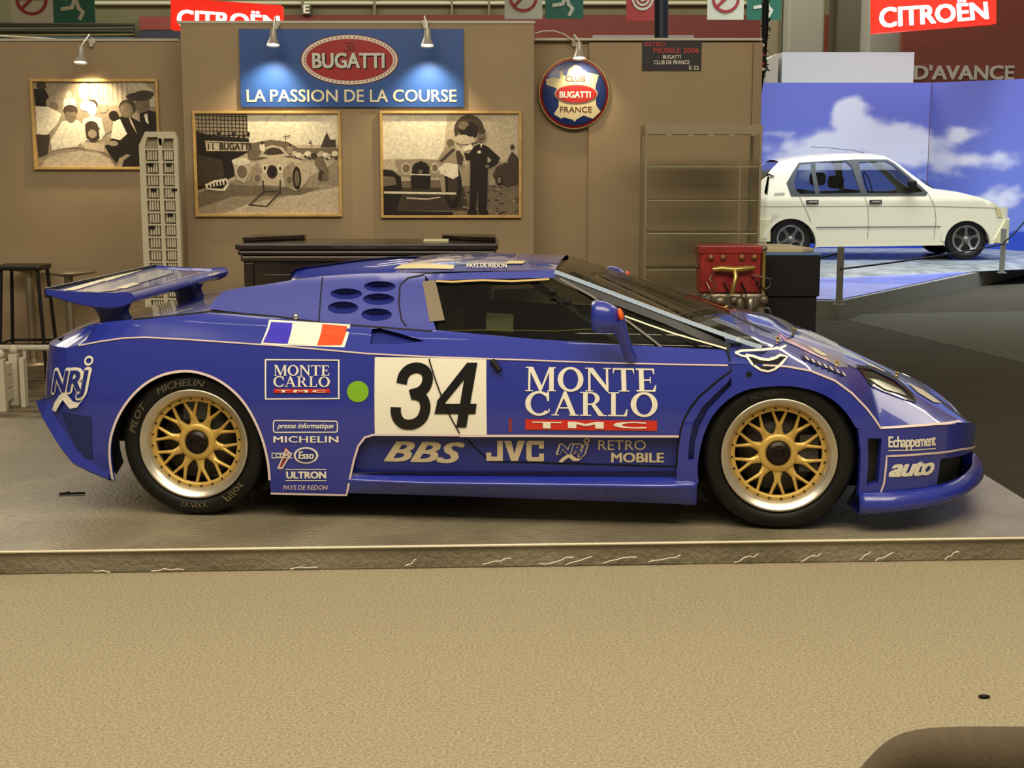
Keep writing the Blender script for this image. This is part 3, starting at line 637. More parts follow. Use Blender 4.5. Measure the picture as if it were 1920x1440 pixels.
# ---- rear quarter
door_l=[(803,667),(808,683),(817,712),(828,742),(843,777),(862,815)]
RQ=[('s',car.smin,.47)]+[('s',car.smin,TAILZ)]+CRE[:11]+door_l[1:]+[(760,815),(700,815),(684,820),(672,836),(664,862),(657,893),(650,928),(508,925)]
ARR=[(506,900),(503,868),(495,832),(482,797),(463,762),(440,735),(412,714),(385,702),(358,696),(330,697),(302,704),(275,718),(252,738),(233,762),(218,790),(208,822),(206,850),(208,875),(212,899)]
ARR=SM(ARR,3)
RQ+=ARR+[(202,896),(170,882),(136,868),(105,826),(80,784),(66,756)]
car.mesh('rear_quarter',car.patch_sz(U(RQ),fn=low),PAINT,mirror=True)
car.mesh('pinstripe',[car.line(ARR,.011),car.line([(508,925),(650,928),(657,893),(664,862),(672,836),(684,820),(700,815),(862,816)],.009)],PINK)
# haunch above the crease
SHUT=[(249,599),(300,594),(350,589),(393,584),(450,588),(520,594),(600,605),(690,612),(811,621)]
H=[(125,652),(117,640),(124,628),(140,620),(165,611),(190,605),(249,599)]+SHUT[1:]+[(806,650),(803,667)]+CRE[:10][::-1][:-1]
scoop=[(697,614),(776,634),(800,638),(745,647),(697,645)]
car.mesh('rear_haunch',car.patch_sz(U(H),holes=[U([(697,617),(712,615),(778,634),(796,640),(745,645),(693,645)])],d=.03,fn=high),PAINT,mirror=True)
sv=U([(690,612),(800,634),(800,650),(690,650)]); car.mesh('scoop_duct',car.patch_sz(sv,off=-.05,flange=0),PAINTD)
# crease highlight stripe (pinstripe tape on the shoulder)
CR2=[(a,b+1.6) for a,b in CRE]
car.mesh('pinstripe',[car.line(CR2[1:11],.006,fn=low),car.line(CR2[10:16],.006,fn=low),car.line(CR2[16:],.008,fn=low),car.line([(1652,802),(1700,799),(1750,795),(1800,789)],.008)],PINK)
# ---- engine side cover with five round ducts
EC=[(395,580),(396,572),(402,562),(418,548),(445,541),(495,534),(550,525),(607,518),(680,513),(757,511),(797,513),(797,525),(805,560),(812,600),(818,621),(690,611),(600,603),(520,592),(450,586)]
OV=[(649,551,30,10.5),(712,537,30,10),(710,561,30,11),(643,577,29,12),(706,590,29,12)]
ovp=[[(cx+rx*math.cos(R(a)),cy+ry*math.sin(R(a))) for a in range(0,360,20)] for cx,cy,rx,ry in OV]
car.mesh('engine_side_cover',car.patch_sz(U(EC),holes=[U(o) for o in ovp],d=.03,fn=high),PAINT,mirror=True)
for cx,cy,rx,ry in OV:
    c=car.unp(cx-6,cy+1); ring=U([(cx+(rx+1)*math.cos(R(a)),cy+(ry+1)*math.sin(R(a))) for a in range(0,360,15)]); vs=[];fs=[]; n=len(ring)
    for k,(f,dp) in enumerate(((0,-.001),(.25,-.025),(.6,-.05),(.999,-.055))):
        for t,z in ring: vs.append(car.S(t+(c[0]-t)*f,z+(c[1]-z)*f,dp))
        if k:
            for i in range(n): fs.append(((k-1)*n+i,(k-1)*n+(i+1)%n,k*n+(i+1)%n,k*n+i))
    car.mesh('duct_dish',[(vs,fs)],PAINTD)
car.mesh('panel_gap',[car.line([(605,519),(601,560),(598,603)],.006,.002),car.line([(805,513),(765,521),(750,535),(748,570),(753,600),(762,612)],.007,.002),car.line(SHUT,.007,.001)],BLACK)
car.mesh('latch_pin',[(lambda mb:(mb.v,mb.f))(MB().ball(car.S(*car.unp(555,594),.004),.016,6))],CHROME)
# ---- glass strip + tape + roof rail
GL=[(800,524),(900,519),(1038,516),(1060,530),(1160,570),(1260,609),(1366,655),(1300,652),(1165,645),(1000,634),(900,626),(822,619),(812,580)]
car.mesh('side_window',car.patch_sz(U(GL),off=-.012,flange=0),GLASS,mirror=True)
RAIL=[(795,514),(900,510),(1038,507),(1042,516),(1038,521),(900,523),(805,526)]
car.mesh('roof_rail',car.patch_sz(U(RAIL),off=.004,flange=.03,d=.02),PAINT,mirror=True)
car.mesh('window_surround',[car.line([(1040,517),(1060,527),(1150,563),(1250,601),(1368,653)],.03,.0)],DARK)
car.mesh('window_gap_seal',[car.line([(1050,522),(1110,555),(1180,604),(1240,650)],.008,.002)],mat('seal_grey',srgb(105,100,92),rough=.5))
car.mesh('window_seal',[car.line([(818,527),(850,528),(905,525),(960,527),(1030,523)],.008,.004)],mat('cream_seal',srgb(190,160,95),rough=.5))
car.mesh('tape_strip',[(lambda c:([car.S(t,z,.004) for t,z in c],[(0,1,2,3)]))(U([(792,528),(816,524),(834,600),(806,603)]))],mat('brown_tape',srgb(118,104,80),rough=.6))
# ---- door + shelf
DO=[(803,667)]+CRE[11:16]+[(1369,697),(1350,710),(1330,727),(1311,743),(1296,762),(1283,785),(1276,807),(1274,816),(862,815),(843,777),(828,742),(817,712),(808,683)]
car.mesh('door',car.patch_sz(U(DO),fn=low),PAINT,mirror=True)
SH=[(811,621),(822,619.5),(900,627),(1000,636),(1165,647),(1300,654),(1361,656.5),(1366,670),(1365,683)]+CRE[10:15][::-1]+[(806,650)]
car.mesh('door_shoulder',car.patch_sz(U(SH),d=.025,fn=high),PAINT,mirror=True)
RP=[(862,818),(1274,818),(1270,845),(1268,874),(917,866),(890,845)]
REC=lambda t,z,off=0: car.S(t,z,off-.035)
RPl=[(697,818),(1274,818),(1270,850),(1268,905),(925,905),(800,905),(735,905),(655,905),(664,862),(672,838),(684,822)]
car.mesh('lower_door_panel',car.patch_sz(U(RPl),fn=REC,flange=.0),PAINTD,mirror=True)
car.mesh('panel_gap',[car.line([(803,667),(808,683),(817,712),(828,742),(843,777),(862,815)],.006,.0025),car.line([(862,815),(890,843),(917,868),(1268,878)],.006,.002,fn=REC),
   car.line([(1361,656),(1368,672),(1371,688),(1369,697),(1350,710),(1330,727),(1311,743),(1296,762),(1283,785),(1276,807),(1270,845),(1268,876)],.008,.0015)],BLACK)
car.mesh('pinstripe',[car.line([(862,817),(1000,817),(1150,818),(1273,818)],.010,.003)],PINK)
# ---- side skirt: a loft with its own section
sk=[]; nS=30
a0=U([(652,935)])[0]; a1=U([(1306,944)])[0]
SKT=[(0.0,.30),(.045,.285),(.035,.262),(-.045,.235),(-.062,.222),(-.055,.205),(-.03,.16),(-.012,.10),(.02,.085),(.1,.085)]
vs=[];fs=[]
for i in range(nS+1):
    f=i/nS; t=a0[0]+(a1[0]-a0[0])*f; ramp=min(1,f*3.2+.25,(1-f)*8+.35)
    zt=U([(660+640*f,885)])[0][1]
    zb=.118-.02*f
    for (o,z) in SKT:
        zz=zb+(z-.085)/(.30-.085)*(zt-zb)
        q=car.S(t,.3); vs.append((q.x,q.y+.02+o*ramp,zz))
m_=len(SKT)
for i in range(nS):
    for k in range(m_-1): a=i*m_+k; fs.append((a,a+1,a+m_+1,a+m_))
fs.append(tuple(range(m_))); fs.append(tuple(range(nS*m_,nS*m_+m_))[::-1])
car.mesh('side_skirt',[(vs,fs)],PAINT,mirror=True)
# ---- front fender
ARF=[(1310,905),(1308,880),(1311,850),(1318,820),(1331,789),(1350,763),(1378,741),(1405,730),(1440,725),(1480,724),(1520,731),(1550,743),(1575,761),(1594,784),(1605,803)]
ARF=SM(ARF,3)
FF=[(1366,685)]+CRE[16:]+[(1640,804),(1607,803)]+ARF[::-1][1:]+[(1268,905),(1270,850),(1276,810),(1283,787),(1298,764),(1313,745),(1332,729),(1352,712),(1370,699)]
fn_groove=[(1290,862),(1292,828),(1300,792),(1318,762),(1345,735),(1366,715),(1370,706),(1372,722),(1350,745),(1328,768),(1311,800),(1303,830),(1301,862)]
car.mesh('front_fender',car.patch_sz(U(FF),holes=[U(fn_groove)],flange=.035,fn=low),PAINT,mirror=True)
car.mesh('fender_groove',car.patch_sz(U([(1284,870),(1290,790),(1345,725),(1376,698),(1376,730),(1330,775),(1308,870)]),off=-.045,flange=0),PAINTD)
# ---- front bumper
zb0=U([(1612,940)])[0]; nose=car.smax
BU=[(1609,804),(1652,803),(1700,800),(1750,796),(1795,791),('s',s_at_w(.54),.378),('s',s_at_w(.75),.335),('s',nose,ZS),('s',nose,.16),(1780,922),(1700,938),(1608,942),(1612,900),(1614,850)]
slot=[(1627,822),(1653,822),(1650,872),(1647,905),(1625,910),(1628,865)]
mouth=[(1764,860),(1823,845),(1822,880),(1818,903),(1790,912),(1755,917),(1760,885)]
bo=U(BU); 
car.mesh('front_bumper',car.patch_sz(bo,holes=[U(slot),U(mouth)],flange=.04,d=.035,fn=low),PAINT,mirror=True)
car.mesh('bumper_duct',car.patch_sz(U([(1750,850),(1828,838),(1826,912),(1748,925)]),off=-.05,flange=0)+car.patch_sz(U([(1618,815),(1660,815),(1655,915),(1618,915)]),off=-.05,flange=0),mat('duct_mesh',(.018,.018,.012),rough=.6),mirror=True)
car.mesh('pinstripe',[car.line([(1833,833),(1800,842),(1740,850),(1700,853),(1662,855),(1660,880),(1657,905),(1650,925),(1652,955)],.009)],PINK)
# splitter: lip that follows the plan curve
vs=[];fs=[]; SP=[(-.0,.175),(-.03,.165),(-.05,.135),(-.052,.105),(-.035,.083),(.25,.083)]
t0=U([(1607,941)])[0][0]; N=46
for i in range(N+1):
    f=i/N; t=t0+(nose-t0)*f; p,n=car.plan(t); e=min(1,.75+f*2)
    lift=0
    for (o,z) in SP:
        q=p+n*(.012+o*e); zz=.085+(z-.083)*(.95-.15*min(1,f*2)) + .03*min(1,f*2)
        vs.append((q.x,min(q.y,.97),zz))
k_=len(SP)
for i in range(N):
    for k in range(k_-1): a=i*k_+k; fs.append((a,a+1,a+k_+1,a+k_))
fs.append(tuple(range(k_)))
car.mesh('splitter',[(vs,fs)],PAINT,mirror=True)
# ---- lofted top surfaces between the near edge and its mirror image
class Loft:
    def __init__(s,car,edge,zm,p=2.4,n=28):
        """edge: list of (u,w,z) near edge; zm: function u->centre z"""
        s.c=car; s.e=edge; s.zm=zm; s.p=p; s.n=n
    def sec(s,u):
        e=s.e
        if u<=e[0][0]: return e[0][1],e[0][2]
        for a,b in zip(e,e[1:]):
            if a[0]<=u<=b[0] and b[0]>a[0]: f=(u-a[0])/(b[0]-a[0]); return a[1]+(b[1]-a[1])*f,a[2]+(b[2]-a[2])*f
        return e[-1][1],e[-1][2]
    def H(s,u,w):
        we,ze=s.sec(u); h=max(1e-3,s.c.W/2-we); q=min(1,abs(w-s.c.W/2)/h)
        return ze+(s.zm(u)-ze)*(1-q**s.p)
    def S(s,u,w,off=0): return Vector((u,w,s.H(u,w)+off))
    def unp(s,px,py,off=0):
        z=s.zm(s.e[len(s.e)//2][0])
        for _ in range(60):
            p=s.c.unp_z(px,py,z); z=z*.65+.35*s.H(p.x,min(max(p.y,0),s.c.W))
        p=s.c.unp_z(px,py,z); return (p.x,p.y)
    def mesh(s,name,m,parent=None):
        vs=[];fs=[]; n=s.n
        for (u,w,z) in s.e:
            for j in range(n+1):
                t=-math.cos(PI*j/n); ww=s.c.W/2+t*(s.c.W/2-w); q=abs(t)
                vs.append((u,ww,z+(s.zm(u)-z)*(1-q**s.p)))
        for i in range(len(s.e)-1):
            for j in range(n): a=i*(n+1)+j; fs.append((a,a+n+1,a+n+2,a+1))
        return s.c.mesh(name,[(vs,fs)],m,parent)
# hood / bonnet
ts=[car.unp(1366,684)[0]+ (nose-car.unp(1366,684)[0])*i/120 for i in range(121)]
he=[tuple(car.S(t,car.zc(t)+.001)) for t in ts]
sil=[(1400,592),(1450,604),(1487,619),(1559,645),(1612,669),(1675,699),(1737,730),(1775,757),(1806,785),(1828,812)]
zmT=sorted([(lambda q:(q.x,q.z))(car.unp_w(a,b,.97)) for a,b in sil])
zmT=[z for z in zmT if z[0]<he[-1][0]-.02]+[(he[-1][0],he[-1][2])]
hood=Loft(car,he,lambda u:interp(zmT,u),p=2.6,n=60); hood.mesh('hood',PAINT)
# rear deck and roof
def cf(u,T): return interp(T,u)
re_px=[(117,640),(124,628),(140,620),(165,611),(190,605),(249,599),(300,594),(350,589),(394,584)]
de=sorted([tuple(car.S(*car.unp(*p))) for p in re_px])
u0=de[-1][0]
tt_=car.unp(125,652)[0]; t0_,z0_=car.unp(117,640); ss_=car.smin+1e-4
te=[tuple(high(ss_+(t0_-ss_)*k/16,TAILZ+(z0_-TAILZ)*k/16)) for k in range(17)]
car.mesh('tail_shoulder',car.patch_sz([(ss_,TAILZ),(tt_,TAILZ),(t0_,z0_)],d=.04,fn=high,flange=0),PAINT,mirror=True)
te=[p for p in te if p[0]<de[0][0]-.004]
MB().add([(-2.05,.50,TAILZ+.002),(-1.98,.26,TAILZ+.004),(-1.9,.20,TAILZ+.01),(-1.9,1.74,TAILZ+.01),(-1.98,1.68,TAILZ+.004),(-2.05,1.44,TAILZ+.002)],[tuple(range(6))]).build('tail_cap',PAINT,car.o)
deck=Loft(car,te+de,lambda u:interp([(te[0][0],TAILZ),(te[0][0]+.04,TAILZ+.03),(te[0][0]+.15,TAILZ+.055),(-1.7,.835),(-1.2,.91)],u),p=3)
deck.mesh('rear_deck',PAINT)
rt_px=[(394,583),(397,571),(404,560),(418,547.5),(445,541),(495,534),(550,525),(607,518),(680,513),(757,510.5)]
rt=[tuple(car.S(*car.unp(*p))) for p in rt_px]
rb=[rt[0]]
for p in rt[1:]:
    if p[0]>rb[-1][0]+.004: rb.append(p)
rec=Loft(car,rb,lambda u:interp([(rb[0][0],rb[0][2]),(rb[0][0]+.2,.90),(-.62,.925),(-.2,1.06),(-.1,1.07)],u),p=16,n=44)
DG=mat('deck_glass',(.10,.08,.045),rough=.15,coat=1)
ro=rec.mesh('rear_window_deck',[PAINT,DG])
for p in ro.data.polygons:
    if .22<p.center.y<1.72 and abs(p.normal.z)>.75: p.material_index=1
rf_px=[(740,511),(757,510.5),(800,510),(900,508),(980,507),(1040,508)]
rf=[tuple(car.S(*car.unp(*p))) for p in rf_px]; rf=[rf[0]]+[p for p in rf[1:]]
roof=Loft(car,rf,lambda u:interp([(rf[0][0]-.1,1.07),(rf[2][0],1.098),(rf[3][0],1.105),(rf[5][0],1.085)],u),p=2.2); roof.mesh('roof',PAINT)
# windscreen: lofted rows from near pillar to far pillar, bulging forward
wn=[(1040,509),(1075,522),(1120,539),(1170,558),(1220,577),(1270,596),(1320,614),(1370,632),(1405,644),(1428,651)]
we=[car.S(*car.unp(*p)) for p in wn]; vs=[];fs=[]; n=24
class Screen: pass
def scr(k,t):
    """k 0..1 down the pillar, t -1..1 across"""
    f=k*(len(we)-1); i=min(int(f),len(we)-2); f-=i; a=we[i].lerp(we[i+1],f)
    b=(.03+.11*k**1.2)*(1-abs(t)**2.0); dz=.02*(1-t*t)*(1-k)-.02*k*(1-t*t)
    return Vector((a.x+b,.97+t*(.97-a.y),a.z+dz))
for i in range(19):
    for j in range(n+1): vs.append(scr(i/18,-math.cos(PI*j/n)))
for i in range(18):
    for j in range(n): a=i*(n+1)+j; fs.append((a,a+n+1,a+n+2,a+1))
car.mesh('windscreen',[(vs,fs)],GLASS)
car.mesh('screen_line',[([scr(k_/20,-1+.035)+Vector((0,-.01,.006)) if j_ else scr(k_/20,-1+.027)+Vector((0,-.01,.006)) for k_ in range(21) for j_ in (0,1)],[(2*k_,2*k_+2,2*k_+3,2*k_+1) for k_ in range(20)])],mat('line_cream',srgb(225,220,190),rough=.3))  # cream line painted along the pillar edge for its highlight
car.mesh('screen_line',[car.line([(1172,592),(1210,606),(1265,625),(1320,641),(1362,653)],.006,.012)],MATS['line_cream'])
# black band and painted reflection streak round the screen
def scrline(pts,wd,off=.004):
    vs=[];fs=[]
    for i,(k,t) in enumerate(pts):
        p=scr(k,t); vs+=[p+Vector((0,0,off)),scr(min(1,k+wd),t)+Vector((0,0,off))]
        if i: q=2*i; fs.append((q-2,q-1,q+1,q))
    return (vs,fs)
car.mesh('screen_edge_reflection',[car.line(wn,.016,.006)],mat('edge_reflection_blue',(.28,.36,.46),rough=.2,coat=1))  # reflection on the curved screen edge, painted as a pale blue streak
car.mesh('wiper',[([scr(.93,-.55)+Vector((0,0,.02)),scr(.93,-.55)+Vector((.02,0,.02)),scr(.35,.35)+Vector((.02,0,.025)),scr(.35,.35)+Vector((0,0,.03))],[(0,1,2,3)]),([scr(.97,.1)+Vector((0,0,.02)),scr(.97,.1)+Vector((.02,0,.02)),scr(.45,.8)+Vector((.02,0,.025)),scr(.45,.8)+Vector((0,0,.03))],[(0,1,2,3)])],BLACK)
# cowl: dark scuttle in front of the screen base
vs=[];fs=[]
for j in range(25):
    t=-1+2*j/24; p=scr(1,t); vs+=[p+Vector((-.05,0,-.03)),Vector((p.x+.07*(1-t*t)+.01,p.y,hood.H(p.x+.06,p.y)+.008))]
    if j: q=2*j; fs.append((q-2,q-1,q+1,q))
car.mesh('scuttle',[(vs,fs)],DARK)
# hood pins
for px,py in ((1490,624),(1458,641),(1569,686),(1681,706)):
    u,w_=hood.unp(px,py); z=hood.H(u,w_); mb=MB().tube([(u,w_,z-.01),(u,w_,z+.024)],.004,6).tube([(u-.012,w_,z+.022),(u+.012,w_,z+.018)],.003,6).ball((u,w_,z+.002),.009,4)
    mb.build('hood_pin',mat('brass_pin',(.6,.38,.12),rough=.3,metal=.9),car.o)
# headlight, vents, painted reflections on the hood
def hoodpoly(name,pts,m,off=.004,sub=True):
    q=[hood.unp(*p) for p in pts]
    pr=car.patch_sz(q,d=.05,off=off,flange=0,fn=hood.S); return car.mesh(name,pr,m)
hl=hoodpoly('headlight',[(1604,687),(1640,693),(1680,712),(1712,742),(1719,757),(1690,748),(1655,735),(1630,722)],mat('headlight_glass',(.03,.032,.03),rough=.08,coat=1),.004)
def hoodpoly_in(name,pts,m,off,parent):
    q=[hood.unp(*p) for p in pts]; o=car.mesh(name,car.patch_sz(q,d=.06,off=off,flange=0,fn=hood.S),m); o.parent=parent; return o
hoodpoly_in('reflector',[(1627,712),(1650,716),(1688,733),(1700,745),(1660,733)],mat('reflector',(.35,.34,.24),rough=.2,metal=.6),.008,hl)
hoodpoly_in('lens_trim',[(1604,687),(1640,693),(1680,712),(1712,742),(1716,748),(1678,717),(1640,698),(1606,690)],BLACK,.012,hl)
for i in range(7):
    x=1505+i*11.5; y=671+i*4.9
    hoodpoly('louvre',[(x-4,y-4),(x+3,y-1),(x+9,y+6),(x+3,y+6)],BLACK,.006)
    hoodpoly('louvre_edge',[(x+4,y-1),(x+7,y),(x+13,y+7),(x+9,y+6.5)],PINK,.007)
FL=mat('sticker_reflection_tan',srgb(205,196,160),rough=.35)  # wing stickers, and tan reflection patches painted on the hood
FL2=mat('sticker_reflection_grey',srgb(150,150,165),rough=.3,coat=.6)  # roof and wing stickers, and grey reflection patches painted on the hood
hoodpoly('hood_reflection',[(1468,640),(1492,634),(1545,662),(1590,690),(1572,690),(1530,668)],FL2,.003)  # grey and tan patches paint a reflection of lettering onto the hood
hoodpoly('hood_reflection',[(1512,650),(1530,656),(1552,669),(1544,670),(1528,662)],FL,.006)
hoodpoly('hood_reflection',[(1560,672),(1590,672),(1640,694),(1680,712),(1668,712),(1628,694),(1600,690)],FL2,.003)
hoodpoly('hood_reflection',[(1618,680),(1645,690),(1660,698),(1655,700)],FL,.006)
hoodpoly('hood_reflection',[(1700,718),(1730,732),(1765,757),(1752,756),(1722,738)],FL,.004)
# intake with white outline on top of the fender
sm=[(1398,665),(1412,667),(1425,672),(1440,674),(1455,670),(1462,665),(1476,668),(1466,680),(1452,692),(1440,696),(1426,693),(1410,682)]
car.mesh('fender_intake',car.patch_sz(U(sm),off=.003,flange=0,d=.02),BLACK)
car.mesh('intake_outline',[car.line(sm,.009,.006,closed=True),car.line([(1378,661),(1390,657),(1430,655),(1463,652),(1474,647)],.008,.006),car.line([(1378,661),(1390,666),(1400,668)],.006,.006)],WHITE)
car.mesh('fender_vent_cap',[([car.S(t,z,.008) for t,z in U(ell(1404,700.5,5.5,5))],[tuple(range(24))])],BLACK)
# ---- wheels
def wheel(cu,side=0,r=.325,front=False):
    """built in car coordinates; w axis is the axle, near side = 0"""
    w0=.035 if not front else .03
    M=Matrix(((1,0,0,cu),(0,0,1,w0),(0,1,0,WZ),(0,0,0,1)))   # lathe z -> +w (inwards)
    if side: M=Matrix(((1,0,0,cu),(0,0,-1,1.94-w0),(0,1,0,WZ),(0,0,0,1)))
    W=.33 if not front else .26
    rr=.240
    mb=MB(); mb.lathe([(rr-.004,.02),(rr+.012,.004),(rr+.03,-.006),(r-.035,-.006),(r-.015,.004),(r-.004,.022),(r,.045),(r,W-.05),(r-.02,W),(rr,W)],64,M)
    for k,z in ((.0,.02),): pass
    t=mb.build('wheel',TYRE,car.o)
    # flatten the contact patch a little
    for v in t.data.vertices:
        if v.co.z<.004: v.co.z=.004
    mb=MB(); mb.lathe([(rr,.03),(rr+.005,.006),(rr+.004,-.004),(rr-.004,-.004),(rr-.008,.004),(rr-.016,.006),(rr-.020,.012),(rr-.028,.017),(.206,.034),(.195,.06),(.195,.07),(rr-.02,.2),(rr-.02,W)],64,M)
    mb.build('rim',LIP,t)
    # gold centre: ring + hub + ten forked spokes
    mb=MB(); zf=.040
    mb.lathe([(.208,zf+.012),(.209,zf),(.186,zf-.003),(.184,zf+.003),(.184,zf+.02)],64,M)
    mb.lathe([(.086,zf+.03),(.084,zf+.012),(.078,zf+.006),(.062,zf+.002),(.052,zf+.006),(.050,zf+.05)],48,M)
    def strip(pts,ws,z0,z1,th=.016):
        vs=[];fs=[]
        for i,(p,wd) in enumerate(zip(pts,ws)):
            a=Vector(pts[max(i-1,0)]);b=Vector(pts[min(i+1,len(pts)-1)]); d=(b-a).normalized(); n=Vector((-d.y,d.x))
            z=z0+(z1-z0)*i/(len(pts)-1); q=Vector(p)
            vs+=[M@Vector((q.x+n.x*wd/2,q.y+n.y*wd/2,z+.005)),M@Vector((q.x+n.x*wd*.18,q.y+n.y*wd*.18,z)),M@Vector((q.x-n.x*wd*.18,q.y-n.y*wd*.18,z)),M@Vector((q.x-n.x*wd/2,q.y-n.y*wd/2,z+.005)),
                 M@Vector((q.x-n.x*wd/2,q.y-n.y*wd/2,z+th)),M@Vector((q.x+n.x*wd/2,q.y+n.y*wd/2,z+th))]
            if i:
                o=6*(i-1)
                for j in range(6): fs.append((o+j,o+(j+1)%6,o+6+(j+1)%6,o+6+j))
        mb.add(vs,fs)
    rot=7 if not front else 0
    for k in range(10):
        A=R(36*k+rot+90); 
        P=lambda rad,da:(rad*math.cos(A+R(da)),rad*math.sin(A+R(da)))
        strip([P(.070,0),P(.10,0),P(.120,0)],[.052,.030,.026],zf+.012,zf+.004)
        for sg in (-1,1):
            strip([P(.108,0),P(.128,3.0*sg),P(.155,6.6*sg),P(.190,9.4*sg)],[.019,.016,.0125,.012],zf+.005,zf+.001)
    mb.build('wheel_centre',GOLD,t)
    mb=MB()
    for k in range(24):
        A=R(15*k+5); mb.lathe([(.0045,-.004),(.0045,.004)],6,M@Matrix.Translation((.197*math.cos(A),.197*math.sin(A),zf-.001))); 
        mb.lathe([(.0001,-.004),(.0045,-.004)],6,M@Matrix.Translation((.197*math.cos(A),.197*math.sin(A),zf-.001)))
    mb.build('rim_bolts',BLACK,t)['kind']='stuff'
    mb=MB(); mb.lathe([(.052,.055),(.050,.03),(.043,.030),(.040,.020),(.030,.016),(.024,.03),(.0001,.032)],6 if False else 24,M@Matrix.Translation((0,0,.012)))
    mb.lathe([(.034,.03),(.034,.008),(.026,.006),(.022,.02),(.0001,.022)],6,M@Matrix.Translation((0,0,.014)),smooth=False)
    mb.build('centre_nut',mat('dark_nut',(.022,.015,.012),rough=.35,metal=.6),t)
    mb=MB(); mb.lathe([(.0001,.10),(.17,.10),(.17,.13),(.0001,.13)],40,M)
    mb.lathe([(.06,.085),(.165,.085),(.165,.1)],40,M)
    mb.box(-.06,.06,.10,.185,.06,.12,M) if not front else mb.box(.09,.17,-.08,.08,.06,.12,M)
    mb.build('brake_disc',mat('brake_dark',(.05,.047,.04),rough=.5,metal=.5),t)
    return t,M
wr,MR=wheel(-WU); wf,MF=wheel(WU,front=True)
wheel(-WU,1); wheel(WU,1,front=True)
def tyretext(s,M,parent,rad,h,a_start,a_end,m,bold=.02,shear=.25):
    """lettering bent round the sidewall (angles in degrees, clockwise seen from outside)"""
    vs,fs=text2d(s,bold,shear); V=[]
    for x,y,l_ in vs:
        A=R(a_start+(a_end-a_start)*x); rr=rad+h*y; V.append(M@Vector((rr*math.cos(A),rr*math.sin(A),-.009-l_*.0002)))
    mb=MB(); mb.add(V,fs); return mb.build('tyre_lettering',m,parent)
LET=mat('tyre_letter',srgb(82,76,58),rough=.6)
tyretext('MICHELIN',MR,wr,.262,.03,124,77,LET)
tyretext('Pilot',MR,wr,.262,.032,-62,-38,mat('tyre_chalk',srgb(105,95,58),rough=.7),.0)
tyretext('SX MXX',MR,wr,.262,.024,-104,-78,mat('tyre_chalk',srgb(105,95,58)),.0)
tyretext('PILOT',MR,wr,.262,.03,170,140,LET)
tyretext('MICHELIN',MF,wf,.262,.022,118,92,mat('tyre_letter_dark',srgb(45,42,34),rough=.6))
# ---- wheel wells and underfloor
mb=MB(); mb.box(-1.55,2.0,.30,1.64,.14,.17); mb.box(-1.63,-.92,.40,1.54,.17,.66); mb.box(.90,1.62,.32,1.62,.17,.60)
mb.box(-1.8,-1.62,.2,1.74,.3,.62); mb.box(-.93,.9,.09,1.85,.115,.32); mb.build('underbody',BLACK,car.o)
# ---- rear bumper recess and lip
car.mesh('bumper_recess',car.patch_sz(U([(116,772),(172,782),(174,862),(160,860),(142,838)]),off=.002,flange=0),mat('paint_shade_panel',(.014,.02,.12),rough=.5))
outer=[(92,739),(66,752),(79,783),(105,827),(137,868),(170,884),(203,897)]; inner=[(96,741),(93,745),(103,778),(124,812),(152,851),(176,869),(206,884)]
vs=[];fs=[]
for i,(a_,b_) in enumerate(zip(outer,inner)):
    e=.045*(1-i/6)+.006 if i else .01
    ta=car.unp(*a_,e); tb=car.unp(*b_,.0)
    vs+=[car.S(*tb,.0),car.S(*ta,e),car.S(ta[0],ta[1]-.012,e-.01),car.S(ta[0]+.02,ta[1]-.015,-.03)]
    if i:
        for k in range(3): o_=4*(i-1)+k; fs.append((o_,o_+1,o_+5,o_+4))
car.mesh('rear_bumper_lip',[(vs,fs)],PAINT,smooth=False,mirror=True)
# ---- cockpit
INT=mat('cockpit_dark',(.02,.021,.018),rough=.7)
mb=MB(); mb.box(-.35,.80,.25,1.69,.17,.60); mb.box(-.42,-.30,.35,1.6,.5,1.0); mb.build('cockpit_tub',INT,car.o)
mb=MB()
q=lambda px,py,w_:car.unp_w(px,py,w_)
a=q(1040,540,.42);b=q(1180,650,.30)
mb.tube([(-.25,.42,.62),(-.22,.48,1.0),(.18,.5,1.02),(.62,.42,.72),(.80,.36,.62)],.018,8); mb.tube([(-.22,.48,1.0),(-.22,1.46,1.0)],.018,8); mb.tube([(.18,.5,1.02),(.18,1.44,1.02)],.018,8)
mb.tube([(-.22,1.46,1.0),(.18,1.44,1.02),(.62,1.5,.72)],.018,8)
mb.build('roll_cage',mat('cage_grey',(.06,.06,.05),rough=.4),car.o)
mb=MB()
for w_ in (.5,1.1):
    mb.box(-.28,-.12,w_,w_+.38,.55,.92); mb.box(-.28,.2,w_,w_+.38,.5,.62)
mb.build('seats',mat('seat_cloth',(.035,.04,.035),rough=.8),car.o,bevel=.04)
mb=MB(); p=[q(912,586,.55),q(963,589,.55),q(962,622,.55),q(911,620,.55)]; mb.add(p,[(0,1,2,3)]); mb.build('paper_sheet',mat('paper',srgb(235,235,190),rough=.6),car.o)
mb=MB(); p=[q(925,543,.8),q(1020,540,.8),q(1042,570,.8),q(1000,568,.8),q(926,563,.8)]; mb.add(p,[(0,1,2,3,4)]); mb.build('info_card',mat('card_green',srgb(150,148,95),rough=.6),car.o)
for x,y in ((1036,548),(1064,567),(1094,584)): MB().ball(q(x,y,.32),.016,5,(1.2,.5,1)).build('window_clip',BLACK,car.o)
mb=MB(); mb.tube([q(822,621,.3),q(900,619,.3),q(1000,620,.3),q(1040,621,.3),q(1110,617,.3),q(1185,616,.3)],.003,6); mb.build('trim_cord',mat('yellow_cord',srgb(190,170,70),rough=.4),car.o)
mb=MB(); mb.box(.55,.95,.35,1.6,.58,.70); mb.build('dashboard',INT,car.o,bevel=.03)
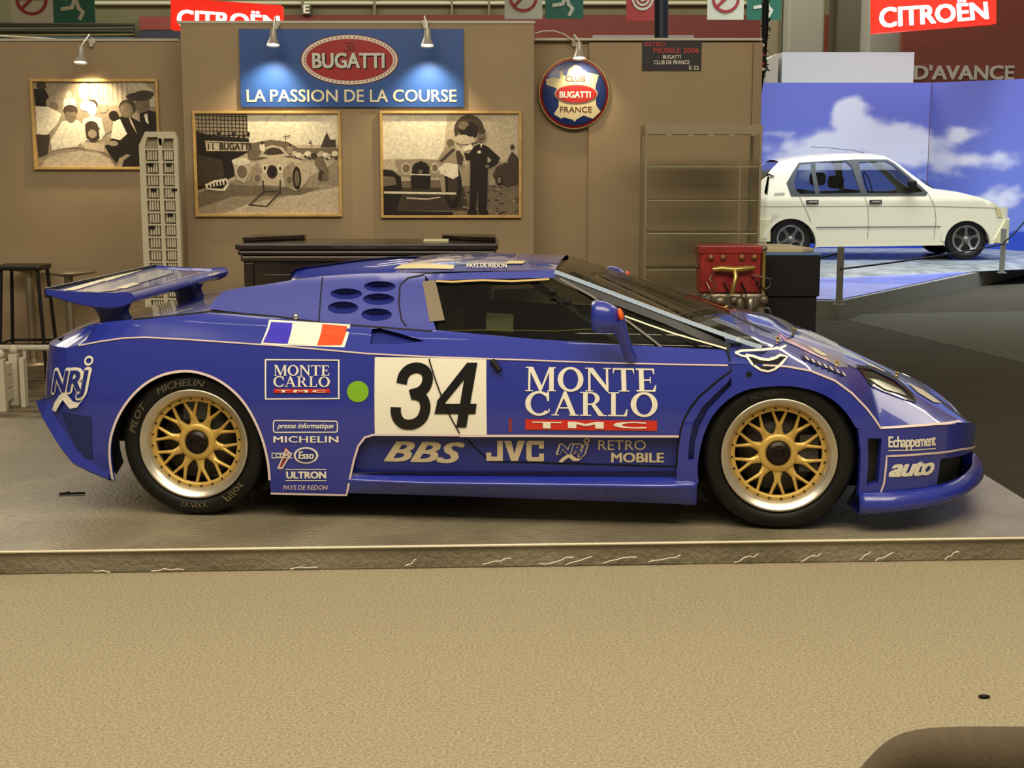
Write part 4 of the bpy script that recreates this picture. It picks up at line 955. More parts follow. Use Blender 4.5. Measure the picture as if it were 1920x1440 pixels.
for w_ in (.245,1.67): MB().box(-.40,1.12,w_,w_+.02,.5,.775).build('door_card',INT,car.o)
# ---- mirrors
def mirror(side):
    f=lambda u,w_,z:(u,w_ if not side else 1.94-w_,z)
    c=q(1137,596,-.02)
    mb=MB(); ring=[]
    prof=[(-.064,.030,.040),(-.060,.056,.062),(-.035,.064,.069),(.0,.064,.067),(.03,.054,.056),(.052,.036,.040),(.062,.012,.014)]
    vs=[];fs=[];K=20
    for i,(x,rw,rz) in enumerate(prof):
        for k in range(K):
            A=2*PI*k/K; sg=lambda v:math.copysign(abs(v)**.7,v)
            vs.append(f(c.x+x,c.y+.02+rw*1.3*sg(math.cos(A)),c.z-x*.12+rz*sg(math.sin(A))))
        if i:
            for k in range(K): fs.append(((i-1)*K+k,(i-1)*K+(k+1)%K,i*K+(k+1)%K,i*K+k))
    fs.append(tuple(range(K))); fs.append(tuple(range((len(prof)-1)*K,len(prof)*K)))
    mb.add(vs,fs,True)
    s0=q(1155,600,-.03);s1=q(1168,630,-.01);s2=q(1176,655,.01);s3=q(1184,673,.03)
    pts=[f(*s0),f(*s1),f(*s2),f(*s3)]
    mb.tube(pts,[.040,.026,.024,.026],12)
    o=mb.build('mirror',PAINT,car.o)
    s=q(1164,591,-.075); MB().ball(f(*s),.016,8,(1,1,1.7)).build('indicator_lens',ORANGE,o) if False else None
    L=MB(); L.ball((0,0,0),1,8); oo=L.build('indicator_lens',ORANGE,o)
    for v in oo.data.vertices:
        s=q(1164,591,-.035); v.co=Vector(f(s.x+v.co.x*.013-v.co.z*.006,s.y+v.co.y*.03,s.z+v.co.z*.030))
    return o
mirror(0); mirror(1)
# ---- wing
wn0,wn1=.235,1.70
def wsec(u,wz):return u
WP=[(lambda p:(p.x,p.z))(q(x,y,wn0)) for x,y in [(86,546),(120,549),(170,552),(215,553),(236,551),(247,553),(251,558),(246,566),(232,573),(210,577),(180,575),(150,570),(115,560),(88,551)]]
vs=[];fs=[];K=len(WP); NS=12
for i in range(NS+1):
    w_=wn0+(wn1-wn0)*i/NS
    for u,z in WP: vs.append((u,w_,z))
    if i:
        for k in range(K): fs.append(((i-1)*K+k,(i-1)*K+(k+1)%K,i*K+(k+1)%K,i*K+k))
fs+=[tuple(range(K)),tuple(range(NS*K,NS*K+K))[::-1]]
me_o=car.mesh('rear_wing',[(vs,fs)],PAINT,smooth=False)
bv=me_o.modifiers.new('b','BEVEL'); bv.width=.005; bv.segments=2; bv.limit_method='ANGLE'; bv.angle_limit=R(50)
g=WP[0]; MB().box(g[0]-.008,g[0]+.004,wn0,wn1,g[1]-.03,g[1]+.014).build('gurney_flap',DARK,me_o)
for w_ in (wn0-.006,wn1): MB().prism([(WP[k][0],WP[k][1]+(.010 if k<6 else 0)) for k in range(K)],lambda a,b:(a,w_,b),lambda a,b:(a,w_+.008,b)).build('wing_end_plate',PAINT,me_o)
def wingtop(u): return interp(WP[:5],u)
def wq(px,py):
    z=.9
    for _ in range(12): p=car.unp_z(px,py,z); z=wingtop(p.x)
    return (p.x,p.y,wingtop(p.x)+.003)
for n_,pts in enumerate(([(152,547),(190,536),(290,508),(322,508),(325,513),(215,546),(185,549)],[(215,540),(250,530),(262,533),(235,542)],[(118,545),(135,540),(270,502),(278,503),(140,545)],[(190,525),(262,505),(268,507),(200,528)])):
    q_=[wq(*p) for p in pts]; MB().add(q_,[tuple(range(len(q_)))]).build('wing_sticker',FL if n_!=0 else FL2,me_o)
for side in (0,1):
    wp=.42 if not side else 1.52
    PP=[[q(x,y,.42) for x,y in row] for row in (((172,574),(246,570)),((181,585),(241,580)),((187,596),(244,590)),((188,612),(258,604)))]
    vs=[];fs=[]
    for j,(A_,B_) in enumerate(PP):
        t=.03; u0_,u1_=A_.x,B_.x; ring=[(u0_,0,A_.z),(u0_+.04,-t,A_.z),(u1_-.05,-t,B_.z),(u1_,0,B_.z),(u1_-.05,t,B_.z),(u0_+.04,t,A_.z)]
        vs+=[(x,wp+y,z) for x,y,z in ring]
        if j:
            for k in range(6): fs.append(((j-1)*6+k,(j-1)*6+(k+1)%6,j*6+(k+1)%6,j*6+k))
    MB().add(vs,fs,True).build('wing_pylon',PAINTD,me_o)
hs=[([car.S(t,z,.002) for t,z in U([(172,612),(190,605),(193,608),(180,613)])],[(0,1,2,3)])]
car.mesh('tail_sticker',hs,mat('tail_lamp',srgb(190,130,110),rough=.3))
# ---- stickers on the roof
def loftpoly(L,name,pts,m,off):
    q_=[L.unp(*p) for p in pts]; return car.mesh(name,car.patch_sz(q_,d=.05,off=off,flange=0,fn=L.S),m)
class RoofMap:
    S=staticmethod(lambda u,w_,off=0: roof.S(u,w_,off)); unp=staticmethod(roof.unp)
CRM=mat('roof_sticker',srgb(215,200,140),rough=.35)
loftpoly(roof,'roof_sticker',[(738,505),(850,505.5),(852,498),(755,496)],CRM,.003)
loftpoly(roof,'roof_sticker',[(850,497),(940,498),(985,493),(880,491)],FL2,.003)
loftpoly(roof,'roof_sticker',[(945,496),(980,496),(985,491),(955,491)],CRM,.005)
try: car.decal('roof_lettering',text2d('PAYS DE REDON',.02),WHITE,B(875,497,950,504),.006,fn=RoofMap)
except Exception as e: pass
# ---- decals on the side
MBX=polys2d([rc(0,0,1,.03),rc(0,.97,1,1),rc(0,0,.02,1),rc(.98,0,1,1)])
D=car.decal
D('number_board',grid2d(12,8),CREAM,[(703,814.5),(913,815),(912,672),(703,669.5)],.003)
def fat(path,wd):
    ps=stroke(path,wd)
    for x,y in path[1:-1]: ps.append(ell(x,y,wd/2,wd/2,16))
    return ps
def nz(ps,x0,y0,x1,y1): return polys2d([[((x-x0)/(x1-x0),(y1-y)/(y1-y0)) for x,y in p] for p in ps])
P3=smooth_poly([(1128,302),(1142,245),(1180,203),(1235,188),(1290,205),(1316,255),(1303,318),(1265,358),(1215,380)],5)[:-4]+[Vector((1190,382))]
P3b=smooth_poly([(1225,380),(1275,400),(1298,450),(1293,510),(1262,565),(1205,595),(1145,593),(1105,562),(1087,515),(1087,470)],5)
def ribbon(P,wd):
    L_=[];
    for i,p in enumerate(P):
        d=(P[min(i+1,len(P)-1)]-P[max(i-1,0)]).normalized(); n=Vector((-d.y,d.x))*wd/2; L_.append(((p.x+n.x,p.y+n.y),(p.x-n.x,p.y-n.y)))
    return [[a[0],b[0],b[1],a[1]] for a,b in zip(L_,L_[1:])]
G3=ribbon(P3,76)+ribbon(P3b,74)
G4=[[(1598,152),(1672,152),(1592,618),(1520,618)],[(1598,152),(1645,152),(1585,262),(1432,450),(1380,455),(1384,424)],[(1382,446),(1668,446),(1658,520),(1364,520)]]
D('numeral',nz(G3+G4,1050,152,1672,620),mat('numeral_black',(.006,.006,.006),rough=.3),[(733.5,801.5),(895.5,801.5),(895.5,679.6),(733.5,679.6)],.006)
D('panel_gap_line',polys2d(stroke([(0,1),(.03,.9),(.2,.5),(.5,.05),(.55,0)],.006)),BLACK,B(803,668,890,850),.0001) if False else None
# door gap over the number board
car.mesh('panel_gap',[car.line([(805,672),(808,684),(817,712),(828,742),(843,777),(862,812)],.006,.008)],BLACK)
D('lettering',serif('MONTE'),CREAM,[(985,733),(1233,734),(1231,691),(986,687.5)],.004)
D('lettering',serif('CARLO'),CREAM,[(985,778),(1233,781),(1233,736),(985,733.5)],.004)
D('red_bar',grid2d(4,1),RED,[(985,805),(1232,807.5),(1232,788.5),(985,786)],.004)
for i,ch in enumerate('TMC'):
    x=(998,1065,1150)[i]; x2=(1053,1132,1212)[i]
    D('lettering',text2d(ch,.035),WHITE,[(x,802),(x2,803.5),(x2,790.5),(x,790)],.007)
D('frame_border',MBX,WHITE,[(497,749),(637,748),(637,674),(497,673)],.003)
D('lettering',serif('MONTE'),CREAM,[(514,704),(619,704),(619,685),(514,684)],.004)
D('lettering',serif('CARLO'),CREAM,[(513,725),(619,725),(619,706),(513,705)],.004)
D('red_bar',grid2d(3,1),RED,B(514,729,618.5,736.5),.004)
for i,ch in enumerate('TMC'):
    x=(520,551,586)[i]; x2=(544,578,611)[i]
    D('lettering',text2d(ch,.03),WHITE,B(x,730.5,x2,735.5),.007)
D('green_dot',polys2d([ell(.5,.5,.5,.5,40)]),mat('green_vinyl',srgb(125,180,35),rough=.4),B(651,714,691.5,754),.003)
# rounded frame
def rrect(wd_px,hd_px,r,th):
    a,b=wd_px,hd_px; ps=[]
    def pt(o):
        P=[]
        for (cx,cy,a0) in ((a-r,b-r,0),(r,b-r,90),(r,r,180),(a-r,r,270)):
            for k in range(5): A=R(a0+k*22.5); P.append(((cx+(r-o)*math.cos(A))/a,(cy+(r-o)*math.sin(A))/b))
        return P
    A,Bq=pt(0),pt(th); n=len(A)
    return A+Bq,[(i,(i+1)%n,n+(i+1)%n,n+i) for i in range(n)]
D('frame_border',rrect(123,24,5,2.2),WHITE,[(512,811.5),(634,811),(634,788.5),(512,787)],.003)
D('lettering',text2d('presse informatique',.02,.35),CREAM,B(520,793,626,806),.004)
D('lettering',text2d('MICHELIN',.022,0,1.05),CREAM,B(513,817.5,635,829.5),.004)
D('frame_border',polys2d([ell(.5,.5,.5,.5,36)]),CREAM,B(551,838,597,869),.003)
D('oval_field',polys2d([ell(.5,.5,.5,.5,36)]),PAINTD,B(555,841,593,866),.005)
D('lettering',text2d('Esso',.03,.15),CREAM,B(560,846,589,860),.007)
D('red_slash',polys2d(stroke([(.1,.0),(.45,.7),(.6,1)],.32)),mat('dark_red_vinyl',srgb(150,45,30),rough=.4),B(524,843,546,876),.003)
D('slash_edge',polys2d(stroke([(0,0),(.35,.6),(.55,1.02),(.95,.75),(.6,.4),(.3,0),(0,0)],.1)),PINK,B(522,843,548,877),.004)
D('frame_border',polys2d([rc(0,0,1,.14),rc(0,.86,1,1),rc(0,0,.04,1)]),CREAM,B(510,848.5,549,858.5),.006)
D('lettering',text2d('CDM',.03),CREAM,B(517,850,542,857),.007)
D('frame_border',polys2d([rc(0,0,1,.07),rc(0,.93,1,1)]),CREAM,B(536,879,612.5,901.5),.003)
D('lettering',text2d('ULTRON',.045),CREAM,B(537,883.5,612,897),.004)
D('lettering',text2d('PAYS DE REDON',.01,.2),PINK,B(531,909.5,615,918),.004)
# recessed panel lettering (on the recess surface)
class RecM:
    S=staticmethod(lambda t,z,off=0: REC(t,z,off))
    @staticmethod
    def unp(px,py):
        t,z=car.unp(px,py)
        for _ in range(6):
            x,y=car.pr(REC(t,z)); t+=(px-x)/435; z+=(py-y)/-430
        return t,z
TAN=mat('tan_vinyl',srgb(205,188,150),rough=.45)
D('lettering',text2d('BBS',.03,.28,1.02),TAN,[(720,865),(868,869),(872,829),(728,826)],.003,fn=RecM)
D('lettering',polys2d([rc(.66,.1,1,1),rc(0,0,1,.22),rc(0,.0,.3,.42)]),TAN,[(912,864),(943,864),(943,826),(912,826)],.003,fn=RecM)
D('lettering',polys2d([[(0,1),(.34,1),(.5,.35),(.66,1),(1,1),(.66,0),(.34,0)]]),TAN,B(945,826,984.5,864),.003,fn=RecM)
D('lettering',polys2d([rc(0,.08,.3,.92),rc(.06,0,1,.2),rc(.06,.8,1,1),rc(.72,.62,1,.9),rc(.72,.1,1,.38)]),TAN,B(987,826,1020,864.5),.003,fn=RecM)
def radiologo(x0,y0,x1,y1,fn=None,off=.004,m=WHITE,wd=.045):
    def place(g,a0,b0,a1,b1): return ([(a0+(a1-a0)*q[0],b0+(b1-b0)*q[1],q[2]) for q in g[0]],g[1])
    C_=[(x0,y1),(x1-.1*(x1-x0),y1-.06*(y1-y0)),(x1,y0),(x0+.1*(x1-x0),y0)]
    D('radio_logo',place(text2d('NRJ',.085,.12,.9),0,.16,1,.80),m,C_,off,fn=fn)
    D('radio_logo_inner',place(text2d('NRJ',.028,.12,.96),.065,.215,.945,.745),PAINTD,C_,off+.006,fn=fn)
    D('radio_logo_dot',polys2d(stroke(ell(.91,.92,.08,.075,16)+[(.99,.92)],wd*.9)),m,C_,off,fn=fn)
    ps=[[(.12,.02),(.2,.16),(.34,.3),(.48,.34),(.56,.26),(.66,.16),(.8,.12),(.9,.2),(.76,.03),(.6,.02),(.5,.12),(.42,.2),(.34,.1),(.24,-.02)]]
    off=off+.009
    D('radio_logo',polys2d(ps),m,C_,off,fn=fn)
radiologo(97,668,176,770)
radiologo(1040,822,1106,866,fn=RecM,m=TAN,off=.003,wd=.05)
D('lettering',text2d('RETRO',.0),TAN,B(1122,825,1211,843.5),.003,fn=RecM)
D('lettering',text2d('MOBILE',.03),TAN,B(1146,848.5,1245,867),.003,fn=RecM)
D('lettering',text2d('Echappement',.03,0,.9),CREAM,[(1665,845),(1753,842),(1753,813),(1665,818)],.004)
D('lettering',text2d('DISPO DE VOTRE MAGAZINE'.title(),.0),mat('dark_red_vinyl',srgb(150,45,30)),[(1686,815.5),(1752,813),(1752,810.5),(1686,813)],.004) if False else None
D('underline',grid2d(2,1),CREAM,[(1665,845.5),(1753,841.5),(1753,839.7),(1665,843.7)],.004)
D('lettering',text2d('auto',.04,.35,.92),CREAM,[(1665,894),(1750,889),(1751,862),(1668,866)],.004)
D('red_tab',grid2d(1,1),mat('dark_red_vinyl',srgb(140,20,30),rough=.4),B(954.5,784,959.5,810),.003)
# tricolour flag on the haunch, flag waves slightly
fl=[[(491,643),(539,646.5),(552,603),(508,600.5)],[(539,646.5),(594,649),(608,605),(552,603)],[(594,649),(642,648),(656,609),(608,605)]]
D('flag_border',grid2d(8,4),WHITE,[(489,645),(646,651),(657,608),(505,599)],.003)
D('flag_blue',grid2d(3,2),mat('flag_blue',srgb(62,50,190),rough=.3),[(494,641),(540,644),(549,605),(509,603)],.007)
D('flag_white',grid2d(3,2),CREAM,[(540,644),(595,647),(605,607),(549,605)],.007)
D('flag_red',grid2d(3,2),mat('flag_red',srgb(225,80,35),rough=.3),[(595,647),(641,646.5),(652,611),(605,607)],.007)
# little lever under the number board corner
c=car.S(*car.unp(929,685)); MB().tube([(c.x-.015,c.y-.005,c.z+.02),(c.x+.02,c.y-.025,c.z-.02)],.014,8).build('door_lever',BLACK,car.o)
# ================================================================= furniture in the booth
def pxbox(x0,y0,x1,y1,Y):
    a=atY(x0,y1,Y);b=atY(x1,y0,Y); return a.x,b.x,a.z,b.z
# ---- white brochure tower (two slotted columns with pockets)
Yt=10.9; WP_=mat('tower_white',(.62,.56,.40),rough=.55)
bt=atZ(300,655,0)
a=atY(258,262,Yt); b=atY(330,262,Yt)
TW=b.x-a.x; zT=atY(290,247,Yt).z; cx=(a.x+b.x)/2+.02
tw=thing('slotted_tower','tall white slotted name-board tower of two columns left of the centre wall','display rack',(cx,Yt,0),0)
def lb_(n,x0,x1,y0,y1,z0,z1,m=WP_,p=tw): return box(n,m,x0,x1,y0,y1,z0,z1,p)
cw=TW/2-.005
lean=lambda z:0
zb=.02
MB().prism([(-TW/2,zb),(TW/2,zb),(TW/2,zT-.10),(TW/2-.03,zT),(-TW/2+.05,zT),(-TW/2,zT-.10)],lambda a_,b_:(a_,0,b_),lambda a_,b_:(a_,.03,b_)).build('back_board',mat('tower_back',(.33,.29,.19),rough=.7),tw)
lb_('side_post',-TW/2,-TW/2+.045,-.05,0,zb,zT-.10); lb_('side_post',TW/2-.03,TW/2,-.05,0,zb,zT-.06); lb_('centre_post',-.012+.01,.018+.01,-.05,0,zb,zT-.05)
MB().prism([(-TW/2,zT-.10),(-TW/2+.045,zT-.10),(-TW/2+.065,zT-.04),(.0,zT-.04),(.01,zT-.10),(.028,zT-.10),(.045,zT-.05),(TW/2-.03,zT-.05),(TW/2-.02,zT-.06),(TW/2,zT-.06),(TW/2-.02,zT),(-TW/2+.05,zT)],lambda a_,b_:(a_,-.05,b_),lambda a_,b_:(a_,0,b_)).build('head_board',WP_,tw)
rows=int((zT-.12-zb)/.093)
for r_ in range(rows):
    z0=zT-.125-r_*.093
    for (xa,xb) in ((-TW/2+.045,-.002),(.028,TW/2-.03)):
        lb_('shelf_bar',xa,xb,-.045,0,z0-.012,z0)
        for k in range(1,5):
            x=xa+(xb-xa)*k/5; lb_('slat',x-.006,x+.006,-.035,0,z0-.081,z0-.012)
for (cx_,rz) in ((-.06,1),(-.045,3),(.075,1),(.11,3),(.07,5),(-.07,6)):
    z0=zT-.14-rz*.093; lb_('name_tag',cx_-.02,cx_+.02,-.052,-.046,z0-.02,z0,BLACK)
# ---- dark wooden bar counter
DW=mat('dark_bar_wood',(.022,.013,.009),rough=.25,noise_amt=.3,noise_scale=6,stretch=(.3,3,3),coat=.4)
Yc=10.2; x0,x1,_,zc_=pxbox(440,455,934,458,Yc); zc_=atY(700,457,Yc).z
ct=thing('bar_counter','dark polished wooden bar counter behind the blue car','counter',((x0+x1)/2,Yc+.3,0)); hx=(x1-x0)/2
MB().box(-hx,hx,-.3,.35,zc_-.045,zc_).build('counter_top',DW,ct,bevel=.012)
MB().box(-hx+.012,hx-.012,-.285,.34,zc_-.085,zc_-.046).build('moulding',DW,ct,bevel=.018)
MB().box(-hx+.03,hx-.03,-.27,.33,zc_-.13,zc_-.086).build('moulding',mat('bar_moulding',(.05,.028,.018),rough=.2,coat=.5),ct,bevel=.015)
MB().box(-hx+.05,hx-.05,-.24,.3,0,zc_-.131).build('body',DW,ct)
for s in (-1,1):
    MB().prism([(s*(hx-.02),-.1),(s*(hx-.02),.33),(s*(hx-.42),.33),(s*(hx-.42),.22)],lambda a_,b_:(a_,b_,zc_+.035),lambda a_,b_:(a_,b_,zc_+.002)).build('raised_ledge',DW,ct,bevel=.006)
    for k in range(1): MB().box(s*(hx-.09)-.03,s*(hx-.09)+.03,-.26,-.241,.02,zc_-.14).build('pilaster',DW,ct,bevel=.005)
n_=int(2*hx/.34)
for k in range(n_):
    xx=-hx+.16+k*(2*hx-.32)/n_; MB().box(xx+.02,xx+(2*hx-.32)/n_-.02,-.25,-.241,.12,zc_-.22).build('panel',DW,ct,bevel=.004)
p=atY(800,450,Yc+.35); tag(box('paper_sheet',mat('paper',srgb(235,235,190)),p.x-.02,p.x+.16,Yc+.3,Yc+.4,zc_+.001,zc_+.012),'small stack of white leaflets on the dark bar counter','paper')
# ---- bar stool (black tube) and two round tables
FL0=0.001
def stool(label,pxl,pxr,pyt,pyb):
    f=atZ((pxl+pxr)/2,pyb,0); Y=f.y; a=atY(pxl,pyt,Y);b=atY(pxr,pyt,Y); w_=(b.x-a.x)/2; H=a.z
    t=thing('bar_stool',label,'stool',((a.x+b.x)/2,Y+w_*.8,0))
    MB().box(-w_*1.0,w_*.86,-w_*.8,w_*.8,H-.035,H).build('seat',mat('stool_black',(.012,.011,.010),rough=.4,metal=.3),t,bevel=.012)
    BK=MATS['stool_black']
    for sx in (-1,1):
        for sy in (-1,1): MB().tube([(sx*w_*.72,sy*w_*.6,H-.036),(sx*w_*.95,sy*w_*.8,.0)],.014,8).build('leg',BK,t)
    for z,fz in ((.27,.91),):
        q_=[(sx*w_*fz,sy*w_*.75,z) for sx,sy in ((-1,-1),(1,-1),(1,1),(-1,1),(-1,-1))]; MB().tube(q_,.010,8).build('foot_ring',BK,t)
    return t
stool('tall black metal bar stool, left edge of the frame behind the car',-15,80,499,712)
ALU=mat('aluminium',(.42,.36,.25),rough=.35,metal=.8)
def btable(label,pxc,pyt,rad_px,Y):
    c_=atY(pxc,pyt,Y); r_=atY(pxc+rad_px,pyt,Y).x-c_.x; H=c_.z
    t=thing('bar_table',label,'table',(c_.x,Y,0),0,'round aluminium bar tables')
    MB().lathe([(.0001,H),(r_,H),(r_+.008,H-.008),(r_+.004,H-.020),(r_*.6,H-.035),(.05,H-.05),(.0001,H-.05)],40).build('table_top',mat('table_top_metal',(.38,.31,.2),rough=.28,metal=.5),t)
    MB().lathe([(.035,H-.05),(.035,.03)],20).build('column',ALU,t); MB().lathe([(.0001,.035),(.06,.03),(.24,.006),(.24,0),(.0001,0)],32).build('foot',ALU,t)
btable('round aluminium bar table directly beside the black stool',128,507,50,11.46)
btable('farther round bar table, its top half hidden by the stool',54,500,36,11.78)
# ---- white picket planter box with ball finials
PW=mat('planter_white',(.60,.55,.42),rough=.5)
f=atZ(4,773,0); Yv=f.y
pl=thing('planter_box','white wooden planter box with ball finials at the left edge','planter',(f.x-.22,Yv+.16,0))
PZs=atY(10,660,Yv).z
for (x,y) in ((.215,-.13),(.215,.13),(-.215,-.13),(-.215,.13)):
    MB().box(x-.03,x+.03,y-.03,y+.03,0,PZs-.05).build('corner_post',PW,pl,bevel=.004); MB().ball((x,y,PZs-.02),.032,8).build('ball_finial',PW,pl)
MB().box(.28,.31,.04,.1,.0,PZs-.07).build('side_post',PW,pl)
for k in range(3):
    z0=.05+k*(PZs-.14)/3; z1=z0+(PZs-.14)/3-.012
    MB().box(-.184,.184,-.125,-.105,z0,z1).build('board',PW,pl,bevel=.003); MB().box(-.184,.184,.105,.125,z0,z1).build('board',PW,pl,bevel=.003)
    MB().box(.195,.215,-.099,.099,z0,z1).build('board',PW,pl,bevel=.003); MB().box(-.215,-.195,-.099,.099,z0,z1).build('board',PW,pl,bevel=.003)
Yr=10.3; a=atY(-20,652,Yr);b=atY(110,647,Yr)
rl=thing('low_rail','low white tube rail standing on the floor behind the stool','barrier',((a.x+b.x)/2,Yr,0)); h_=(b.x-a.x)/2
MB().tube([(-h_,0,a.z),(h_,0,a.z)],.022,10).build('tube',mat('rail_white',(.6,.55,.45),rough=.3),rl)
for s in (-1,0,1): MB().tube([(s*h_*.9,0,a.z-.015),(s*h_*.9,0,0)],.014,8).build('foot',MATS['rail_white'],rl)
# ---- glass showcase
Yg=10.9; ALF=mat('showcase_frame',(.36,.30,.20),rough=.35,metal=.5)
x0,x1,_,zt_=pxbox(1205,234,1430,600,Yg); gd=.42
xl=atY(1187,250,Yg+gd).x
sh=thing('glass_showcase','tall empty glass showcase with four glass shelves against the right wall','showcase',((x0+x1)/2,Yg,0)); hw=(x1-x0)/2
fr=lambda n,a_,b_,c_,d_,e_,f_,m=ALF:box(n,m,a_,b_,c_,d_,e_,f_,sh,.002)
fr('top_panel',-hw,hw,0,gd,zt_-.07,zt_)
fr('base',-hw,hw,0,gd,0,.12)
for sx in (-1,1):
    for y in (0,gd-.018): fr('corner_post',sx*hw-(.018 if sx>0 else 0),sx*hw+(.018 if sx<0 else 0),y,y+.018,.12,zt_-.07)
fr('door_stile',.0+hw*.62,.0+hw*.62+.012,-.004,.008,.12,zt_-.07)
fr('side_glass',-hw+.004,-hw+.008,.02,gd-.02,.12,zt_-.07,CLEAR); fr('side_glass',hw-.008,hw-.004,.02,gd-.02,.12,zt_-.07,CLEAR)
fr('front_glass',-hw+.02,hw-.02,.004,.008,.12,zt_-.07,CLEAR)
SG_=mat('shelf_glass',(.45,.52,.42),rough=.05,alpha=1)
for py in (312,375,437,505):
    z=atY(1300,py,Yg+.02).z
    fr('shelf',-hw+.02,hw-.02,.012,gd-.03,z-.006,z,CLEARW); fr('shelf_edge',-hw+.02,hw-.02,.010,.0125,z-.006,z,mat('glass_edge',srgb(190,195,160),rough=.2))
for k in range(5):
    x=-hw+.2+k*.16; MB().lathe([(.0001,-.004),(.022,-.004),(.024,0)],14,Matrix.Translation((x,gd*.5,zt_-.068))).build('downlight',mat('downlight_glow',(1,.9,.7),emit=.6),sh)
# ---- vintage engine on its stand, black draped table behind
Ye=10.2; ER=mat('engine_red',(.30,.022,.018),rough=.35,noise_amt=.25,noise_scale=14); BR=mat('brass',(.55,.38,.12),rough=.3,metal=.8); CI=mat('cast_metal',(.22,.19,.13),rough=.4,metal=.6,noise_amt=.4,noise_scale=18)
c=atY(1366,545,Ye); sc_=(atY(1466,545,Ye).x-c.x)/100
en=thing('vintage_engine','red four-cylinder vintage engine with brass manifold on a stand','engine',(c.x,Ye,0))
E=lambda px,py,y=0:Vector(((px-1366)*sc_,y,c.z+(545-py)*sc_))
def eb(n,m,ax,ay,bx,by,y0,y1,bv=.006,par=None):
    p_=E(ax,by);q_=E(bx,ay); return MB().box(p_.x,q_.x,y0,y1,p_.z,q_.z).build(n,m,par or en,bevel=bv)
blk=eb('cylinder_block',ER,1308,462,1420,546,-.12,.12,.012)
eb('cam_cover',ER,1304,459,1422,474,-.13,.13,.008)
for x in (1327,1349,1384,1407):
    MB().lathe([(.022,0),(.022,.02),(.012,.03),(.0001,.03)],12,Matrix.Translation(E(x,480,-.12))@Matrix.Rotation(R(90),4,'X')).build('plug_boss',mat('boss_bronze',(.32,.14,.06),rough=.4,metal=.4),en)
MB().tube([E(1330,502,-.16),E(1345,500,-.17),E(1368,502,-.18),E(1392,500,-.17),E(1406,499,-.16)],[.018,.022,.022,.022,.016],10).build('intake_manifold',BR,en)
MB().tube([E(1369,503,-.19),E(1370,515,-.22),E(1366,530,-.23),E(1364,545,-.22)],[.020,.018,.016,.018],10).build('down_pipe',BR,en)
MB().tube([E(1429,470,-.02),E(1429,545,-.02),E(1432,560,-.03)],[.018,.018,.02],10).build('side_pipe',BR,en)
MB().ball(E(1429,466,-.02),.026,6).build('pipe_cap',CI,en); MB().ball(E(1305,462,-.02),.018,6).build('corner_nut',CI,en); MB().ball(E(1305,500,-.02),.014,6).build('corner_nut',CI,en)
eb('crankcase',CI,1312,547,1430,592,-.13,.13,.02)
for x,y,r_ in ((1322,556,.030),(1345,562,.042),(1370,558,.026),(1402,568,.045),(1425,558,.032),(1388,552,.022)):
    MB().lathe([(.0001,-.06),(r_*.7,-.06),(r_,-.045),(r_,.02)],14,Matrix.Translation(E(x,y,-.13))@Matrix.Rotation(R(-90),4,'X')@Matrix.Scale(1,4)).build('accessory',CI,en)
for x in (1398,1378): MB().lathe([(.022,-.05),(.026,-.02),(.026,.03),(.016,.05),(.0001,.05)],14,Matrix.Translation(E(x,566,-.22))).build('carburettor',STEEL if x==1398 else CI,en)
MB().tube([E(1330,510,-.16),E(1322,518,-.2),E(1335,532,-.2),E(1330,548,-.16)],.006,6).build('fuel_line',CI,en)
MB().tube([E(1400,515,-.16),E(1416,528,-.2),E(1424,540,-.2),E(1434,556,-.16)],.006,6).build('fuel_line',BLACK,en)
MB().tube([E(1404,512,-.15),E(1438,520,-.15),E(1436,534,-.15),E(1418,545,-.15)],.005,6).build('fuel_line',CI,en)
MB().tube([E(1438,576,-.1)+Vector((.0,0,0)),E(1444,590,-.1),E(1430,598,-.1),E(1424,586,-.1),E(1432,574,-.1),E(1438,576,-.1)],.006,6).build('fuel_line',STEEL,en)
for x in (1320,1352,1384,1412): MB().tube([E(x,527,-.13),E(x+4,536,-.16),E(x+8,546,-.15)],.006,6).build('spark_lead',BLACK if x%3 else STEEL,en)
zE=E(0,592).z
for x in (-.2,.22):
    for y in (-.1,.1): MB().tube([(x,y,zE+.01),(x*1.15,y*1.6,0)],.018,8).build('stand_leg',BLACK,en)
MB().box(-.3,.32,-.12,.12,zE-.03,zE).build('stand_plate',CI,en)
Yd=10.42; x0,x1,_,zz=pxbox(1432,478,1538,540,Yd)
dt=thing('draped_table','tall black draped table with blue top cloth right of the red engine','table',((x0+x1)/2,Yd,0)); hx=(x1-x0)/2
BC=mat('black_cloth',(.006,.006,.007),rough=.85)
x2=atY(1531,560,Yd).x-(x0+x1)/2
MB().box(-hx,x2,.0,.40,0,zz-.03).build('drape',BC,dt); MB().box(-hx-.005,hx,-.02,.42,zz-.30,zz-.001).build('drape_overhang',BC,dt,bevel=.008)
MB().box(-hx-.005,hx+.004,-.022,.422,zz,zz+.012).build('top_cloth',mat('blue_cloth',(.12,.22,.50),rough=.6),dt)
MB().prism([(-hx-.12,.05),(hx-.12,.02),(hx-.02,.12),(hx-.15,.4),(-hx-.1,.4)],lambda a_,b_:(a_,b_,zz+.06-.1*max(0,a_)),lambda a_,b_:(a_,b_,zz+.0125)).build('cushion',mat('cream_cloth',(.55,.48,.30),rough=.6),dt,bevel=.01)
